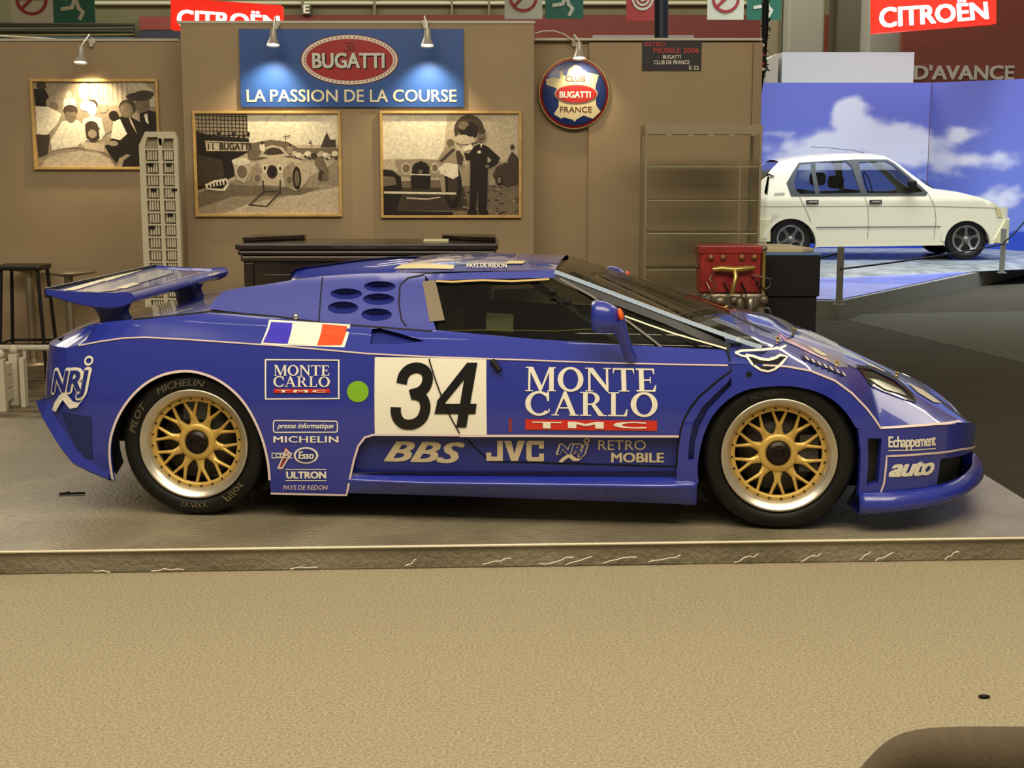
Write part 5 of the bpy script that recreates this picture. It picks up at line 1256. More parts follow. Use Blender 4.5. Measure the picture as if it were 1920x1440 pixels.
# ================================================================= beyond the booth: right-hand motor show stand
# sky mural of two boards, painted cumulus
SKYB=(.115,.155,.60)
def cloudcol(px,py):
    v=0
    for (cx_,cy_,rx_,ry_,s_) in ((1592,200,30,24,1.1),(1610,235,46,30,1.1),(1580,225,22,20,.7),(1640,262,70,28,1.0),(1560,262,55,18,.7),(1500,280,80,26,.75),(1700,250,34,24,.9),(1690,270,48,22,.8),(1798,252,26,20,.9),(1740,268,60,16,.7),(1690,300,160,22,.55),(1850,245,70,14,.45),(1800,300,110,16,.45),(1760,330,80,24,.4),(1885,368,46,24,.75),(1830,385,80,20,.4),(1450,250,40,8,.4),(1900,300,60,30,.35),(1500,330,90,40,.5),(1770,218,60,6,.35)):
        d=((px-cx_)/rx_)**2+((py-cy_)/ry_)**2
        v+=s_*math.exp(-d*1.15)
    n=noise.fractal(Vector((px/38,py/26,3.1)),1.0,2.0,5); n2_=noise.fractal(Vector((px/120,py/30,9.1)),1.0,2.0,4)
    t=max(0,min(1,(v+n*.30+n2_*.12-.30)*1.5)); 
    low=max(0,min(1,(py-200)/260)); base=[SKYB[0]+.06*(1-low)*.5+.03*low,SKYB[1]+.02*(1-low)+.06*low,SKYB[2]+.03*low]
    if py>435: base=[.02,.06,.45]; t*=max(0,1-(py-435)/15)
    hi=(.72,.74,.86); k=t*t*(3-2*t)
    return [base[i]*(1-k)+hi[i]*k for i in range(3)]+[1]
skym=bpy.data.materials.new('sky_print'); skym.use_nodes=True; nt=skym.node_tree
at=nt.nodes.new('ShaderNodeAttribute'); at.attribute_name='print'; nt.links.new(at.outputs['Color'],nt.nodes['Principled BSDF'].inputs['Base Color']); nt.nodes['Principled BSDF'].inputs['Roughness'].default_value=.5
def mural(label,c0,c1,ztop,nx,nz_,pr):
    """c0,c1: ground points (x,y); a board with real thickness whose front carries the print"""
    vs=[];cs=[];fs=[]
    for j in range(nz_+1):
        for i in range(nx+1):
            x=c0[0]+(c1[0]-c0[0])*i/nx; y=c0[1]+(c1[1]-c0[1])*i/nx; z=ztop(i/nx)*j/nz_
            vs.append((x,y,z)); cs+=cloudcol(*proj((x,y,z)))
            if i and j: a_=j*(nx+1)+i; fs.append((a_-nx-2,a_-nx-1,a_,a_-1))
    me=bpy.data.meshes.new('print'); me.from_pydata(vs,[],fs); ca=me.color_attributes.new('print','FLOAT_COLOR','POINT'); ca.data.foreach_set('color',cs)
    t=thing('sky_mural',label,'mural',(0,0,0)); link('print',me,t,skym)
    d=Vector((c1[0]-c0[0],c1[1]-c0[1],0)).normalized(); n_=Vector((-d.y,d.x,0))*.01
    MB().prism([(0,0),(1,0),(1,1),(0,1)],lambda u,v:(c0[0]+(c1[0]-c0[0])*u+n_.x,c0[1]+(c1[1]-c0[1])*u+n_.y,ztop(u)*v),lambda u,v:(c0[0]+(c1[0]-c0[0])*u+n_.x*8,c0[1]+(c1[1]-c0[1])*u+n_.y*8,ztop(u)*v)).build('backing_board',WTRIM,t)
    return t
YM=23.5; xm0=atY(1380,200,YM).x; xm1=atY(1744,200,YM).x; zm_=atY(1600,155,YM).z
mural('large blue sky and cloud mural, left panel behind the white car',(xm0,YM),(xm1,YM),lambda u:zm_,170,120,0)
pe=atY(2080,141,YM-2.6); mural('angled right-hand panel of the blue sky mural',(xm1+.01,YM),(pe.x,YM-2.6),lambda u:zm_*(1-u)+pe.z*u,150,120,0)
# white box and red wall with lettering above the mural
Yx=23.9
for nm,(a0,b0,a1,b1),m_,lb2,ct2,dy in (('white_box',(1467,98,1712,160),mat('box_white',(.62,.64,.66),rough=.5),'plain white block standing above the sky mural','partition',1.2),):
    a,b,zc1,zc2=pxbox(a0,b1,a1,b0,Yx); zc1,zc2=min(zc1,zc2),max(zc1,zc2)
    tag(box(nm,m_,a,b,Yx,Yx+dy,0,zc2),lb2,ct2)
a,b,c1,c2=pxbox(1437,158,1466,106,Yx); tag(MB().prism([(a,0),(b-.06,0),(b-.06,atY(1466,99,Yx).z),(a,atY(1437,113,Yx).z)],lambda p_,q_:(p_,Yx+.05,q_),lambda p_,q_:(p_,Yx+1,q_)).build('white_box',mat('box_side',(.45,.42,.34),rough=.5)),'beige slanted side of the white block above the mural','partition')
Yz=26.5; rd=mat('brick_red_wall',(.20,.045,.025),rough=.6)
a,_,_,z2=pxbox(1695,160,1990,20,Yz); bb_=atY(1990,20,Yz); z2=atY(1700,35,Yz).z
rw=box('red_partition',rd,a,bb_.x+4,Yz,Yz+.2,0,z2+1.0); tag(rw,'brick red partition wall with pale capital lettering at top right','partition')
flat('lettering',text2d("D'AVANCE",.03),mat('pale_letter',(.52,.48,.40),rough=.5),Yz-.001,1713,122,1902,149.5,rw,depth=.02)
# concrete pillars
PG=mat('pillar_grey',(.36,.36,.31),rough=.7); PB=mat('pillar_beige',(.30,.26,.17),rough=.7)
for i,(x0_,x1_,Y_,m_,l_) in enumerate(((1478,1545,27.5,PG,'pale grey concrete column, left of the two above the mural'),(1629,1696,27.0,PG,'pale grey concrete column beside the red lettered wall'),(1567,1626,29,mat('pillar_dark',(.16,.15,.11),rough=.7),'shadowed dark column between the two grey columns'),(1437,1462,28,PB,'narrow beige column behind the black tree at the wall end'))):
    a=atY(x0_,60,Y_);b=atY(x1_,60,Y_); tag(MB().box(a.x,b.x,Y_,Y_+.7,0,7.2).build('column',m_,bevel=.04),l_,'column')
a=atY(1547,60,30.2);b=atY(1569,60,30.2); tag(box('banner_strip',mat('strip_red',(.30,.07,.04),rough=.6),a.x,b.x,30.2,30.3,0,atY(1550,28,30.2).z),'narrow red banner strip between the columns','banner')
# stand platform: blue water sheet, grey kerb, wavy grey base
KM=mat('kerb_grey',(.19,.185,.155),rough=.6); WM=mat('blue_sheet',(.10,.13,.50),rough=.3,noise_amt=.45,noise_scale=3,stretch=(.6,5,1),coat=.3)
k0=atZ(1573,599,0); k1=atZ(1920,517,0)
k1=Vector((k1.x,k1.y,0)); kz=.19
d=(k1-k0)
k2=k0+d*((pe.x-.5-k0.x)/d.x); kl=Vector((atY(1380,590,k0.y+.25).x,k0.y+.25,0))
st=MB().prism([(kl.x,kl.y),(k0.x,k0.y),(k2.x,k2.y),(k2.x,21.1),(xm1-.15,23.35),(kl.x,23.35)],lambda a_,b_:(a_,b_,kz),lambda a_,b_:(a_,b_,0)).build('stand_platform',KM); tag(st,'large grey edged show platform of the white hatchback','platform')
q0=Vector((k0.x-.02,k0.y+.10,0))
MB().prism([(kl.x,kl.y+.06),(k0.x,k0.y+.07),(k2.x-.05,k2.y+.07),(k2.x-.05,21.05),(xm1-.2,23.3),(kl.x,23.3)],lambda a_,b_:(a_,b_,kz+.012),lambda a_,b_:(a_,b_,kz+.001)).build('blue_sheet',WM,st)
# grey wavy road slab under the car
gy=[]; RM=mat('road_grey',(.15,.165,.17),rough=.45,noise_amt=.5,noise_scale=5,bump=.5,bump_scale=6,coat=.2)
xa=atZ(1380,523,kz).x; f0=atZ(1560,523,kz); f1=atZ(1800,512,kz); f2=atZ(1920,502,kz)
vs=[];fs=[];nx=60
for i in range(nx+1):
    u=i/nx; x=xa+(k2.x-.1-xa)*u; yf=f0.y+max(0,x-f0.x)*(f1.y-f0.y)/(f1.x-f0.x)
    for j,(dy,z) in enumerate(((0,.0),(.15,.035),(.7,.055+.01*math.sin(x*3)),(1.3,.062),(min(22.6,23.0-max(0,x-xm1)*.66)-yf,.065))): vs.append((x,yf+dy,kz+.012+z*1.0))
    if i:
        for j in range(4): a_=i*5+j; fs.append((a_-5,a_,a_+1,a_-4))
MB().add(vs,fs,True).build('grey_road_slab',RM,st)
# barrier posts with cables
def bpost(label,px,pyb,pyt,zb_):
    f=atZ(px,pyb,zb_); H=atY(px,pyt,f.y).z-zb_; t=thing('barrier_post',label,'post',(f.x,f.y,zb_),0,'grey cable posts on the show platform')
    MB().box(-.032,.032,-.02,.02,.0,H).build('post',KM if px<1900 else PG,t,bevel=.006); MB().box(-.05,.05,-.05,.05,.0,.012).build('foot_plate',KM,t)
    return f,H
pA,hA=bpost('grey cable post at the near corner of the blue sheet',1573,572,462,kz)
pB,hB=bpost('grey cable post in front of the white hatchback nose',1878,512,428,kz)
def cable(a_,b_,sag,l_):
    pts=[a_.lerp(b_,k/12)-Vector((0,0,sag*4*(k/12)*(1-k/12))) for k in range(13)]; tag(MB().tube(pts,.010,5).build('barrier_cable',BLACK),l_,'cable')
cable(pA+Vector((0,-.035,hA*.62)),pB+Vector((0,-.03,hB*.65)),.02,'thin black cable between the two grey posts')
cable(pB+Vector((0,-.03,hB*.7)),atY(1935,395,pB.y),.04,'thin black cable running off frame from the right post')
cable(atY(1500,482,pA.y+.1),pA+Vector((-.0,.035,hA*.9)),.03,'thin black cable left of the near grey post')
# ================================================================= white hatchback
class Hatch(Car):
    def inset(s,t,z):
        b=z-.80
        return 0 if b<0 else b*.30+ .15*b*b
PL2=[(-1.78,.78),(-1.77,.5),(-1.72,.22),(-1.62,.06),(-1.4,0),(0,0),(1.4,0),(1.62,.02),(1.78,.12),(1.86,.3),(1.90,.55),(1.91,.78)]
zr=.269; Yh=20.0
m0=atY(1648,452,Yh); 
h=Hatch((m0.x,Yh,zr),R(1.0),PL2,1.56)
HW=mat('hatch_white',(.66,.60,.42),rough=.35,coat=.8)
h.root('white five-door hatchback parked on the show platform before the sky mural','car')
V=h.up
def harch(px,py,r,a0,a1,n=18): return [(px+r*math.cos(R(a0+(a1-a0)*i/n)),py-r*math.sin(R(a0+(a1-a0)*i/n))) for i in range(n+1)]
r_arch=harch(1483,456,46,198,-12); f_arch=harch(1813,456,42,188,-5)
body=[(1412,453),(1412,400),(1418,362),(1424,340),(1440,325),(1460,304),(1480,299.5),(1520,293.5),(1569,291),(1638,291),(1662,294.5),(1682,306),(1707,325),(1735,346),(1751,355),(1800,361),(1840,371),(1868,383),(1876,392),(1880,408),(1887,411),(1887,424),(1873,450),(1858,455)]
body=body+f_arch[::-1]+[(1769,459)]+[(1650,461),(1535,463)]+r_arch[::-1][0:]+[(1438,460)]
def w2(x,y): return (1260+x/2.909,260+y/2.909)
rearw=[w2(*p) for p in ((700,136),(780,128),(950,124),(978,150),(1005,230),(1030,296),(860,300),(700,302),(676,282),(665,240),(678,185))]
frontw=[w2(*p) for p in ((1018,128),(1165,122),(1200,140),(1290,215),(1370,290),(1300,300),(1065,298),(1050,270),(1035,215))]
bm_=body
h.mesh('body_side',h.patch_sz(V(bm_),holes=[V(rearw),V(frontw)],d=.07,flange=.05),HW,mirror=True)
DKF=mat('window_rubber',(.012,.012,.012),rough=.5)
fo=[w2(*p) for p in ((692,130),(960,115),(1000,113),(1175,113),(1215,136),(1300,208),(1395,294),(1385,308),(1050,310),(650,312),(625,240),(660,180))]
h.mesh('window_frame',h.patch_sz(V(fo),holes=[V(rearw),V(frontw)],d=.08,off=.012,flange=.02),DKF,mirror=True)
h.mesh('rear_side_glass',h.patch_sz(V(rearw),d=.1,off=-.01,flange=0),CLEARW,mirror=True)
h.mesh('front_side_glass',h.patch_sz(V(frontw),d=.1,off=-.01,flange=0),CLEARW,mirror=True)
h.mesh('window_bar',[h.line([w2(770,132),w2(772,190),w2(792,300)],.06,.014)],DKF,mirror=False)
# roof, bonnet and tail as lofts across
def hl_(pts,m,name,crown,d0=0):
    e=[tuple(h.S(*h.unp(*p))) for p in pts]; e=[e[0]]+[p for i,p in enumerate(e[1:]) if p[0]>e[i][0]]
    L=Loft(h,e,lambda u:interp([(p[0],p[2]+crown) for p in e],u),p=2.4,n=12); return L.mesh(name,m)
hl_([(1460,304),(1480,299.5),(1520,293.5),(1569,291),(1638,291),(1662,294.5)],HW,'roof',.03)
hl_([(1662,294.5),(1682,306),(1707,325),(1735,346),(1751,355)],CLEARW,'windscreen',.03)
hl_([(1751,355),(1800,361),(1840,371),(1868,383),(1876,392),(1879,404)],HW,'bonnet',.02)
hl_([(1413,398),(1418,362),(1424,340),(1440,325),(1460,304)],mat('tail_glass',(.03,.035,.06),rough=.1,coat=1),'tailgate_glass',.0)
# nose and tail skins
e0_=V([(1887,411)])[0]; zn=e0_[1]
vs=[];fs=[]
tt=[h.smax-(h.smax-e0_[0])*k/8 for k in range(9)]
h.mesh('front_bumper',h.patch_sz([(h.unp(1858,455)[0],h.unp(1858,455)[1]),(h.smax,.20),(h.smax,zn),(e0_[0]-.05,zn)],d=.1,off=.02,flange=.04),mat('bumper_cream',(.56,.50,.28),rough=.5),mirror=True)
n0=h.unp(1874,389); h.mesh('grille_panel',h.patch_sz([(e0_[0]-.06,zn),(h.smax,zn),(h.smax,n0[1]-.02),(n0[0]-.02,n0[1])],d=.1,off=-.005,flange=0),HW,mirror=True)
h.mesh('rear_bumper',h.patch_sz([(h.smin,.25),(-1.5,.25),(-1.5,.55),(h.smin,.55)],d=.1,off=.02,flange=.04),MATS['bumper_cream'],mirror=True)
h.mesh('tail_panel',h.patch_sz([(h.smin,.5),(-1.7,.5),(-1.7,.95),(h.smin,.95)],d=.1,off=.0,flange=0),HW,mirror=True)
zs_=h.unp(1650,459)[1]
h.mesh('side_skirt',[h.line([(1532,459),(1650,458),(1768,456)],.055,.02)],HW,mirror=True)
h.mesh('rubbing_strip',[h.line([w2(785,485),w2(1070,482),w2(1465,480)],.016,.012)],mat('strip_grey',(.10,.09,.07),rough=.6),mirror=True)
h.mesh('waist_groove',[h.line([(1425,387.5),(1507,387),(1628,386.5),(1754,387),(1868,390)],.008,.004)],mat('groove_shade',(.22,.19,.11),rough=.7))
h.mesh('door_gap',[h.line([w2(695,318),w2(740,410),w2(800,575)],.008,.004),h.line([w2(1052,318),w2(1068,375),w2(1072,480),w2(1066,545)],.008,.004),h.line([w2(1398,300),w2(1432,370),w2(1440,440),w2(1428,545)],.008,.004)],MATS['groove_shade'])
for x,y in ((765,346),(1110,345)):
    a=V([w2(x-33,y)])[0]; b=V([w2(x+33,y)])[0]; h.mesh('door_handle',[h.line([w2(x-34,y),w2(x+34,y-1)],.055,.014)],DKF); h.mesh('handle_grip',[h.line([w2(x-20,y-1),w2(x+26,y-2)],.022,.024)],STEEL)
h.mesh('fuel_cap',[([h.S(t,z,.012) for t,z in V(ell(*w2(563,438),7.5,8.5))],[tuple(range(24))])],mat('cap_cream',(.50,.46,.33),rough=.4))
h.mesh('badge',[([h.S(t,z,.012) for t,z in V([w2(558,295),w2(614,293),w2(614,303),w2(558,305)])],[(0,1,2,3)])],mat('badge_grey',(.30,.27,.20),rough=.6))
h.mesh('arch_flare',[h.line(harch(1483,456,50,170,-8),.05,.025)],HW); h.mesh('arch_flare',[h.line(harch(1813,456,46,175,-2),.05,.025)],HW)
h.mesh('headlamp',h.patch_sz([(a_+0,b_) for a_,b_ in V([(1866,386),(1876,393),(1879,407),(1870,407)])],d=.05,off=.006,flange=0),mat('lamp_amber',(.5,.42,.2),rough=.2))
for px,nm in ((1483,0),(1813,1)):
    cw_=h.unp(px,452)
    for side in (0,1):
        M=Matrix(((1,0,0,cw_[0]),(0,0,1,.03),(0,1,0,.285),(0,0,0,1))) if not side else Matrix(((1,0,0,cw_[0]),(0,0,-1,1.53),(0,1,0,.285),(0,0,0,1)))
        mb=MB(); mb.lathe([(.19,.02),(.20,.0),(.27,.0),(.285,.02),(.285,.17),(.19,.18)],36,M); t=mb.build('wheel',TYRE,h.o)
        mb=MB(); mb.lathe([(.195,.02),(.19,-.004),(.178,.0),(.165,.03),(.0001,.05)],36,M); mb.build('rim',mat('hatch_rim',(.22,.21,.18),rough=.4,metal=.3),t)
        mb=MB()
        for k in range(5):
            A=R(72*k+18+(36 if nm else 0)); P=[]
            for da,rad in ((-30,.14),(-18,.165),(18,.165),(30,.14),(14,.065),(-14,.065)): P.append(M@Vector((rad*math.cos(A+R(da)),rad*math.sin(A+R(da)),.018)))
            mb.add(P,[tuple(range(6))])
        mb.build('rim_openings',BLACK,t)
        MB().lathe([(.0001,.0),(.035,.004),(.04,.03)],16,M).build('hub_cap',MATS['hatch_rim'],t)
mb=MB(); mb.box(-1.65,1.70,.12,1.44,.22,.27); mb.box(-1.6,-.95,.3,1.26,.2,.62); mb.box(.9,1.55,.3,1.26,.2,.60); mb.build('underbody',BLACK,h.o)
mb=MB()
for x in (-.25,-.95):
    for w_ in (.28,.88): mb.box(x-.05,x+.08,w_,w_+.42,.42,.95)
mb.build('seats',mat('seat_black',(.02,.02,.022),rough=.8),h.o,bevel=.04)
for (px,py) in ((1533,334),(1567,340)):
    p=h.unp_w(px,py,.5 if px<1550 else 1.0); MB().box(p.x-.10,p.x+.10,p.y-.13,p.y+.13,p.z-.10,p.z+.08).build('headrest',MATS['seat_black'],h.o,bevel=.05)
MB().box(.30,.95,.12,1.44,.62,.80).build('dashboard',BLACK,h.o,bevel=.05)
p=h.unp_w(1627,344,.35); MB().lathe([(.16,-.008),(.175,0),(.16,.008)],20,Matrix.Translation(p)@Matrix.Rotation(R(70),4,'Y')).build('steering_wheel',BLACK,h.o)
p=h.unp_w(1711,345,-.10); MB().box(p.x-.06,p.x+.05,p.y-.05,p.y+.06,p.z-.04,p.z+.05).build('door_mirror',BLACK,h.o,bevel=.02)
p=h.unp_w(1648,311,.75); MB().box(p.x-.04,p.x+.04,p.y-.08,p.y+.08,p.z-.02,p.z+.03).build('interior_mirror',BLACK,h.o,bevel=.01)
MB().tube([h.unp_w(1632,290,.75),h.unp_w(1600,282,.75),h.unp_w(1550,277,.75),h.unp_w(1520,275.5,.75)],.004,5).build('aerial',BLACK,h.o)
MB().tube([h.unp_w(1727,336,.7),h.unp_w(1754,356,.5)],.008,5).build('wiper',BLACK,h.o)
# ================================================================= hall background above the booth walls
OL=mat('hall_olive',(.17,.155,.085),rough=.8,noise_amt=.08,noise_scale=1)
struct(box('wall_hall',OL,-16,24,33,33.3,0,10))
struct(box('wall_hall_right',OL,23.9,24.2,3,32.9,0,10))
struct(box('wall_hall_left',OL,-16.3,-16.01,3,32.9,0,10))
RDK=mat('fascia_dark_red',(.17,.028,.022),rough=.6)
def hb(name,label,cat,m,x0,y0,x1,y1,Y,dy=.1,bv=0):
    a,b,z0,z1=pxbox(x0,y0,x1,y1,Y); o=box(name,m,a,b,Y,Y+dy,z0,z1,None,bv); tag(o,label,cat); return o
hb('gallery_fascia','long dark red fascia band behind the booth wall','fascia',RDK,525,28,1427,88,32.8)
hb('gallery_fascia','short dark red fascia piece left of the lit red sign','fascia',mat('fascia_red',(.26,.05,.04),rough=.6),262,31,324,56,32.8)
hb('gallery_fascia','dark navy panel below the short red fascia','fascia',mat('navy_panel',(.03,.035,.06),rough=.6),258,57,340,90,32.8,.2)
hb('pale_board','long low pale board lying above the right wall top','board',mat('pale_grey_board',(.34,.30,.30),rough=.6),1111,66,1301,80,32.7)
PI_=mat('pipe_white',(.60,.58,.42),rough=.4)
def pipe(label,x0,y0,x1,y1,Y,r,m): tag(MB().tube([atY(x0,y0,Y),atY(x1,y1,Y)],r,8).build('pipe',m),label,'pipe')
pipe('long cream pipe across the top of the hall',110,6,1420,6,32.9,.045,PI_)
DG_=mat('duct_dark',(.035,.035,.028),rough=.5); OLP=mat('pipe_olive',(.20,.17,.06),rough=.5)
for i,(y,m_,r_) in enumerate(((46,DG_,.035),(52,mat('pipe_grey',(.12,.12,.10),rough=.5),.03),(59,DG_,.05),(65,OLP,.035),(71,mat('pipe_blue',(.07,.12,.18),rough=.4),.03))):
    pipe(('dark overhead pipe','grey overhead pipe','thick dark duct','olive overhead pipe','bluish lowest pipe')[i]+' above the left booth wall',-30,y+(2 if i%2 else -2),252,y,32.92,r_*.75,m_)
for x,l_ in ((565,'just left of the tiny letter sign'),(700,'above the red oval emblem'),(845,'above the right banner lamp'),(915,'left of the centre no smoking sign')): hb('wall_rib','thin beige hall wall rib '+l_,'rib',mat('rib_beige',(.21,.185,.10),rough=.7),x,-10,x+4,28,32.85)['group']='wall ribs above the booth'
# little E sign
e_=hb('letter_sign','tiny dark sign with a white letter E near the ceiling','sign',mat('sign_green_dark',(.10,.12,.07),rough=.5),566,8,582,27,32.7,.3)
flat('lettering',text2d('E',.04),WHITE,32.69,569,9,580,25,e_,depth=.01)
# hanging signs
SW=mat('sign_panel_cream',(.62,.60,.44),rough=.5); SRD=mat('sign_stroke_red',(.35,.03,.03),rough=.5); SGN=mat('sign_panel_green',(.02,.14,.085),rough=.5)
def ring(cx,cy,r,t,n=36):
    return [[(cx+r*math.cos(R(k*360/n)),cy+r*math.sin(R(k*360/n))),(cx+r*math.cos(R((k+1)*360/n)),cy+r*math.sin(R((k+1)*360/n))),(cx+(r-t)*math.cos(R((k+1)*360/n)),cy+(r-t)*math.sin(R((k+1)*360/n))),(cx+(r-t)*math.cos(R(k*360/n)),cy+(r-t)*math.sin(R(k*360/n)))] for k in range(n)]
def nosmoke(label,x0,x1,yb,Y):
    w_=x1-x0; y0=yb-w_*1.02; o=hb('no_smoking_sign',label,'sign',SW,x0,y0,x1,yb,Y,.03); o['group']='hanging safety signs'
    flat('cigarette',polys2d([rc(.2,.55,.75,.64)]),mat('cigarette_dark',(.04,.035,.03),rough=.5),Y-.001,x0,y0,x1,yb,o,depth=.006)
    flat('red_ring',polys2d(ring(.5,.56,.38,.075)),SRD,Y-.001,x0,y0,x1,yb,o,depth=.010)
    flat('red_bar',polys2d(stroke([(.25,.33),(.75,.83)],.075)),SRD,Y-.001,x0,y0,x1,yb,o,depth=.012)
    for s in (.2,.8): x_=x0+w_*s; MB().tube([atY(x_,y0+2,Y+.01),atY(x_,y0-60,Y+.01)],.008,5).build('hanger',DG_,o)
def runman(label,x0,x1,yb,Y):
    w_=x1-x0; y0=yb-w_*1.02; o=hb('exit_sign',label,'sign',SGN,x0,y0,x1,yb,Y,.03); o['group']='hanging safety signs'
    ps=stroke([(.55,.62),(.62,.36),(.72,.26),(.64,.1)],.09)+stroke([(.55,.62),(.46,.38),(.22,.34)],.09)+stroke([(.58,.78),(.54,.56)],.14)+stroke([(.56,.76),(.74,.66),(.86,.7)],.07)+stroke([(.56,.76),(.4,.72),(.32,.58)],.07)+[ell(.62,.9,.07,.07,14)]
    flat('running_figure',polys2d(ps),SW,Y-.001,x0,y0,x1,yb,o,depth=.008)
    for s in (.2,.8): x_=x0+w_*s; MB().tube([atY(x_,y0+2,Y+.01),atY(x_,y0-60,Y+.01)],.008,5).build('hanger',DG_,o)
nosmoke('no smoking sign hanging at the far left of the hall',22,97,42.5,22); nosmoke('no smoking sign above the right end of the centre wall',946,1017,35.5,22); nosmoke('no smoking sign at right beside the black tree',1326,1396,37,22)
runman('green exit sign with running figure at the far left',101,175,42.5,22); runman('green exit sign above the lamp by the round sign',1022,1094,35,22); runman('green exit sign half hidden at the top near the black tree',1400,1466,37,22.2)
o=hb('hose_sign','red fire hose sign with white coil beside the dark pole','sign',mat('sign_panel_red',(.42,.045,.035),rough=.5),1174,-30,1236,39,22,.03)
flat('hose_coil',polys2d(ring(.5,.62,.34,.07)+ring(.5,.62,.22,.06)+ring(.5,.62,.1,.05)),SW,21.999,1174,-30,1236,39,o,depth=.008)
tag(MB().tube([atY(1240,-40,18),atY(1240,73,18)],.085,12).build('dark_pole',mat('pole_blue_dark',(.02,.03,.035),rough=.35,metal=.3)),'dark vertical pole behind the black stand label','pole')
# lit red signs
LRD=mat('lightbox_red',(.85,.02,.008),rough=.4,emit=.85); LWH=mat('lightbox_white',(1,.93,.90),rough=.4,emit=1.15)
def lightbox(label,quad,Y,text,tq):
    o=thing('lit_sign',label,'sign',(0,0,0),0,'lit red hanging signs')
    P=[atY(x,y,Y) for x,y in quad]; c_=sum(P,Vector())/4; o.location=c_
    MB().prism([(p.x-c_.x,p.z-c_.z) for p in P],lambda a_,b_:(a_,0,b_),lambda a_,b_:(a_,.25,b_)).build('light_box',LRD,o)
    vs,fs=text2d(text,.035); T_=[atY(x,y,Y)-c_ for x,y in tq]
    pts=[]
    for u,v,l_ in vs:
        a_=T_[0].lerp(T_[1],u);b_=T_[3].lerp(T_[2],u); p=a_.lerp(b_,v); pts.append((p.x,-.01-l_*.002,p.z))
    MB().add(pts,fs).build('lettering',LWH,o)
    for k in (.15,.85): p=P[3].lerp(P[2],k)-c_ if False else P[1].lerp(P[2],0)-c_
    return o
lightbox('lit red hanging sign with white letters, left behind the centre wall',[(320,55),(527,62),(527,10),(320,-5)],21,'CITROËN',[(331,51),(527,57),(524,24),(333,10)])
lightbox('lit red hanging sign with white letters at the top right corner',[(1640,62),(1868,44),(1868,-12),(1640,-6)],22,'CITROËN',[(1648,53),(1854,36),(1850,-4),(1648,6)])
# black artificial tree / cable garland at the wall end
g=thing('dark_garland','thin black garland tree rising beside the right end of the booth wall','decoration',tuple(atY(1433,155,13)))
g0=Vector(g.location); rg=random.Random(9)
MB().tube([atY(1437,-60,13)-g0,atY(1434,60,13)-g0,atY(1431,130,13)-g0,Vector((-.13,0.1,-.9)),Vector((-.16,.1,-g0.z))],[.03,.03,.02,.015,.03],8).build('stem',BLACK,g)
mb=MB()
for k in range(70):
    y=rg.uniform(-40,150); p=atY(1434+rg.gauss(0,3.2 if y>70 else 5),y,13+rg.uniform(-.06,.06))-g0; d_=Vector((rg.uniform(-1,1),rg.uniform(-1,1),rg.uniform(-1,1))).normalized()*.035
    mb.add([p-d_,p+Vector((d_.z,0,d_.x))*.4,p+d_,p-Vector((d_.z,0,d_.x))*.4],[(0,1,2,3)])
o=mb.build('leaves',DG_,g); o['kind']='stuff'
for y,m_ in ((85,WHITE),(103,SRD),(120,SRD),(130,WHITE)): MB().ball(atY(1431,y,12.9)-g0,.014,5).build('bauble',m_,g)
# ceiling light fixtures of the hall (out of frame, they light and reflect in the paint)
TUB=mat('tube_glow',(1,.90,.72),emit=9)
for i,(x,y,z,L) in enumerate(((-2.2,3.2,6.2,2.4),(1.0,3.2,6.2,2.4),(-2.2,5.4,6.2,2.4),(1.2,5.4,6.2,2.4),(4.2,5.4,6.2,2.4),(-1.8,8.0,6.4,2.4),(1.4,8.0,6.4,2.4),(4.6,8.2,6.4,2.4))):
    t=thing('ceiling_light','ceiling tube lamp out of frame, '+('front','front','middle','middle','middle','back','back','back')[i]+' row '+('left','centre','left','centre','right','left','centre','right')[i],'lamp',(x,y,z),0,'hall ceiling tube lamps')
    MB().box(-L/2,L/2,-.10,.10,.03,.09).build('housing',WTRIM,t); MB().tube([(-L/2+.03,-.05,.0),(L/2-.03,-.05,.0)],.02,8).tube([(-L/2+.03,.05,.0),(L/2-.03,.05,.0)],.02,8).build('tubes',TUB,t)
# ================================================================= kneeling visitor at the bottom right
def skin(name,pts,edges,rad,m,parent,root=0,sub=2):
    me=bpy.data.meshes.new(name); me.from_pydata(pts,edges,[]); o=link(name,me,parent,m)
    md=o.modifiers.new('skin','SKIN'); me.skin_vertices.new() if hasattr(me.skin_vertices,'new') and not me.skin_vertices else None
    return o,md
def skinned(name,pts,edges,rads,m,parent):
    me=bpy.data.meshes.new(name); me.from_pydata(pts,edges,[]); o=link(name,me,parent,m)
    md=o.modifiers.new('skin','SKIN'); md.use_smooth_shade=True
    bpy.context.view_layer.objects.active=o
    bm=bmesh.new(); bm.from_mesh(me); ly=bm.verts.layers.skin.verify(); bm.verts.ensure_lookup_table()
    for i,v in enumerate(bm.verts):
        r_=rads[i]; v[ly].radius=(r_,r_) if not isinstance(r_,tuple) else r_; v[ly].use_root=(i==0)
    bm.to_mesh(me); bm.free()
    sd=o.modifiers.new('sub','SUBSURF'); sd.levels=2; sd.render_levels=2
    dg=bpy.context.evaluated_depsgraph_get(); me2=bpy.data.meshes.new_from_object(o.evaluated_get(dg)); o.modifiers.clear(); o.data=me2
    for p in me2.polygons: p.use_smooth=True
    if not me2.materials: me2.materials.append(m)
    return o
TR=mat('brown_trousers',(.10,.072,.036),rough=.8,noise_amt=.1,noise_scale=10,bump=.6,bump_scale=120,stretch=(6,1,1))
SHT=mat('olive_shirt',(.13,.105,.055),rough=.85,bump=.5,bump_scale=90,stretch=(8,1,1)); SKN=mat('skin_tone',(.50,.30,.20),rough=.5); HR=mat('hair_dark',(.03,.02,.012),rough=.7); SHO=mat('shoe_black',(.02,.018,.015),rough=.5)
kn=Vector((.815,2.85,.435))
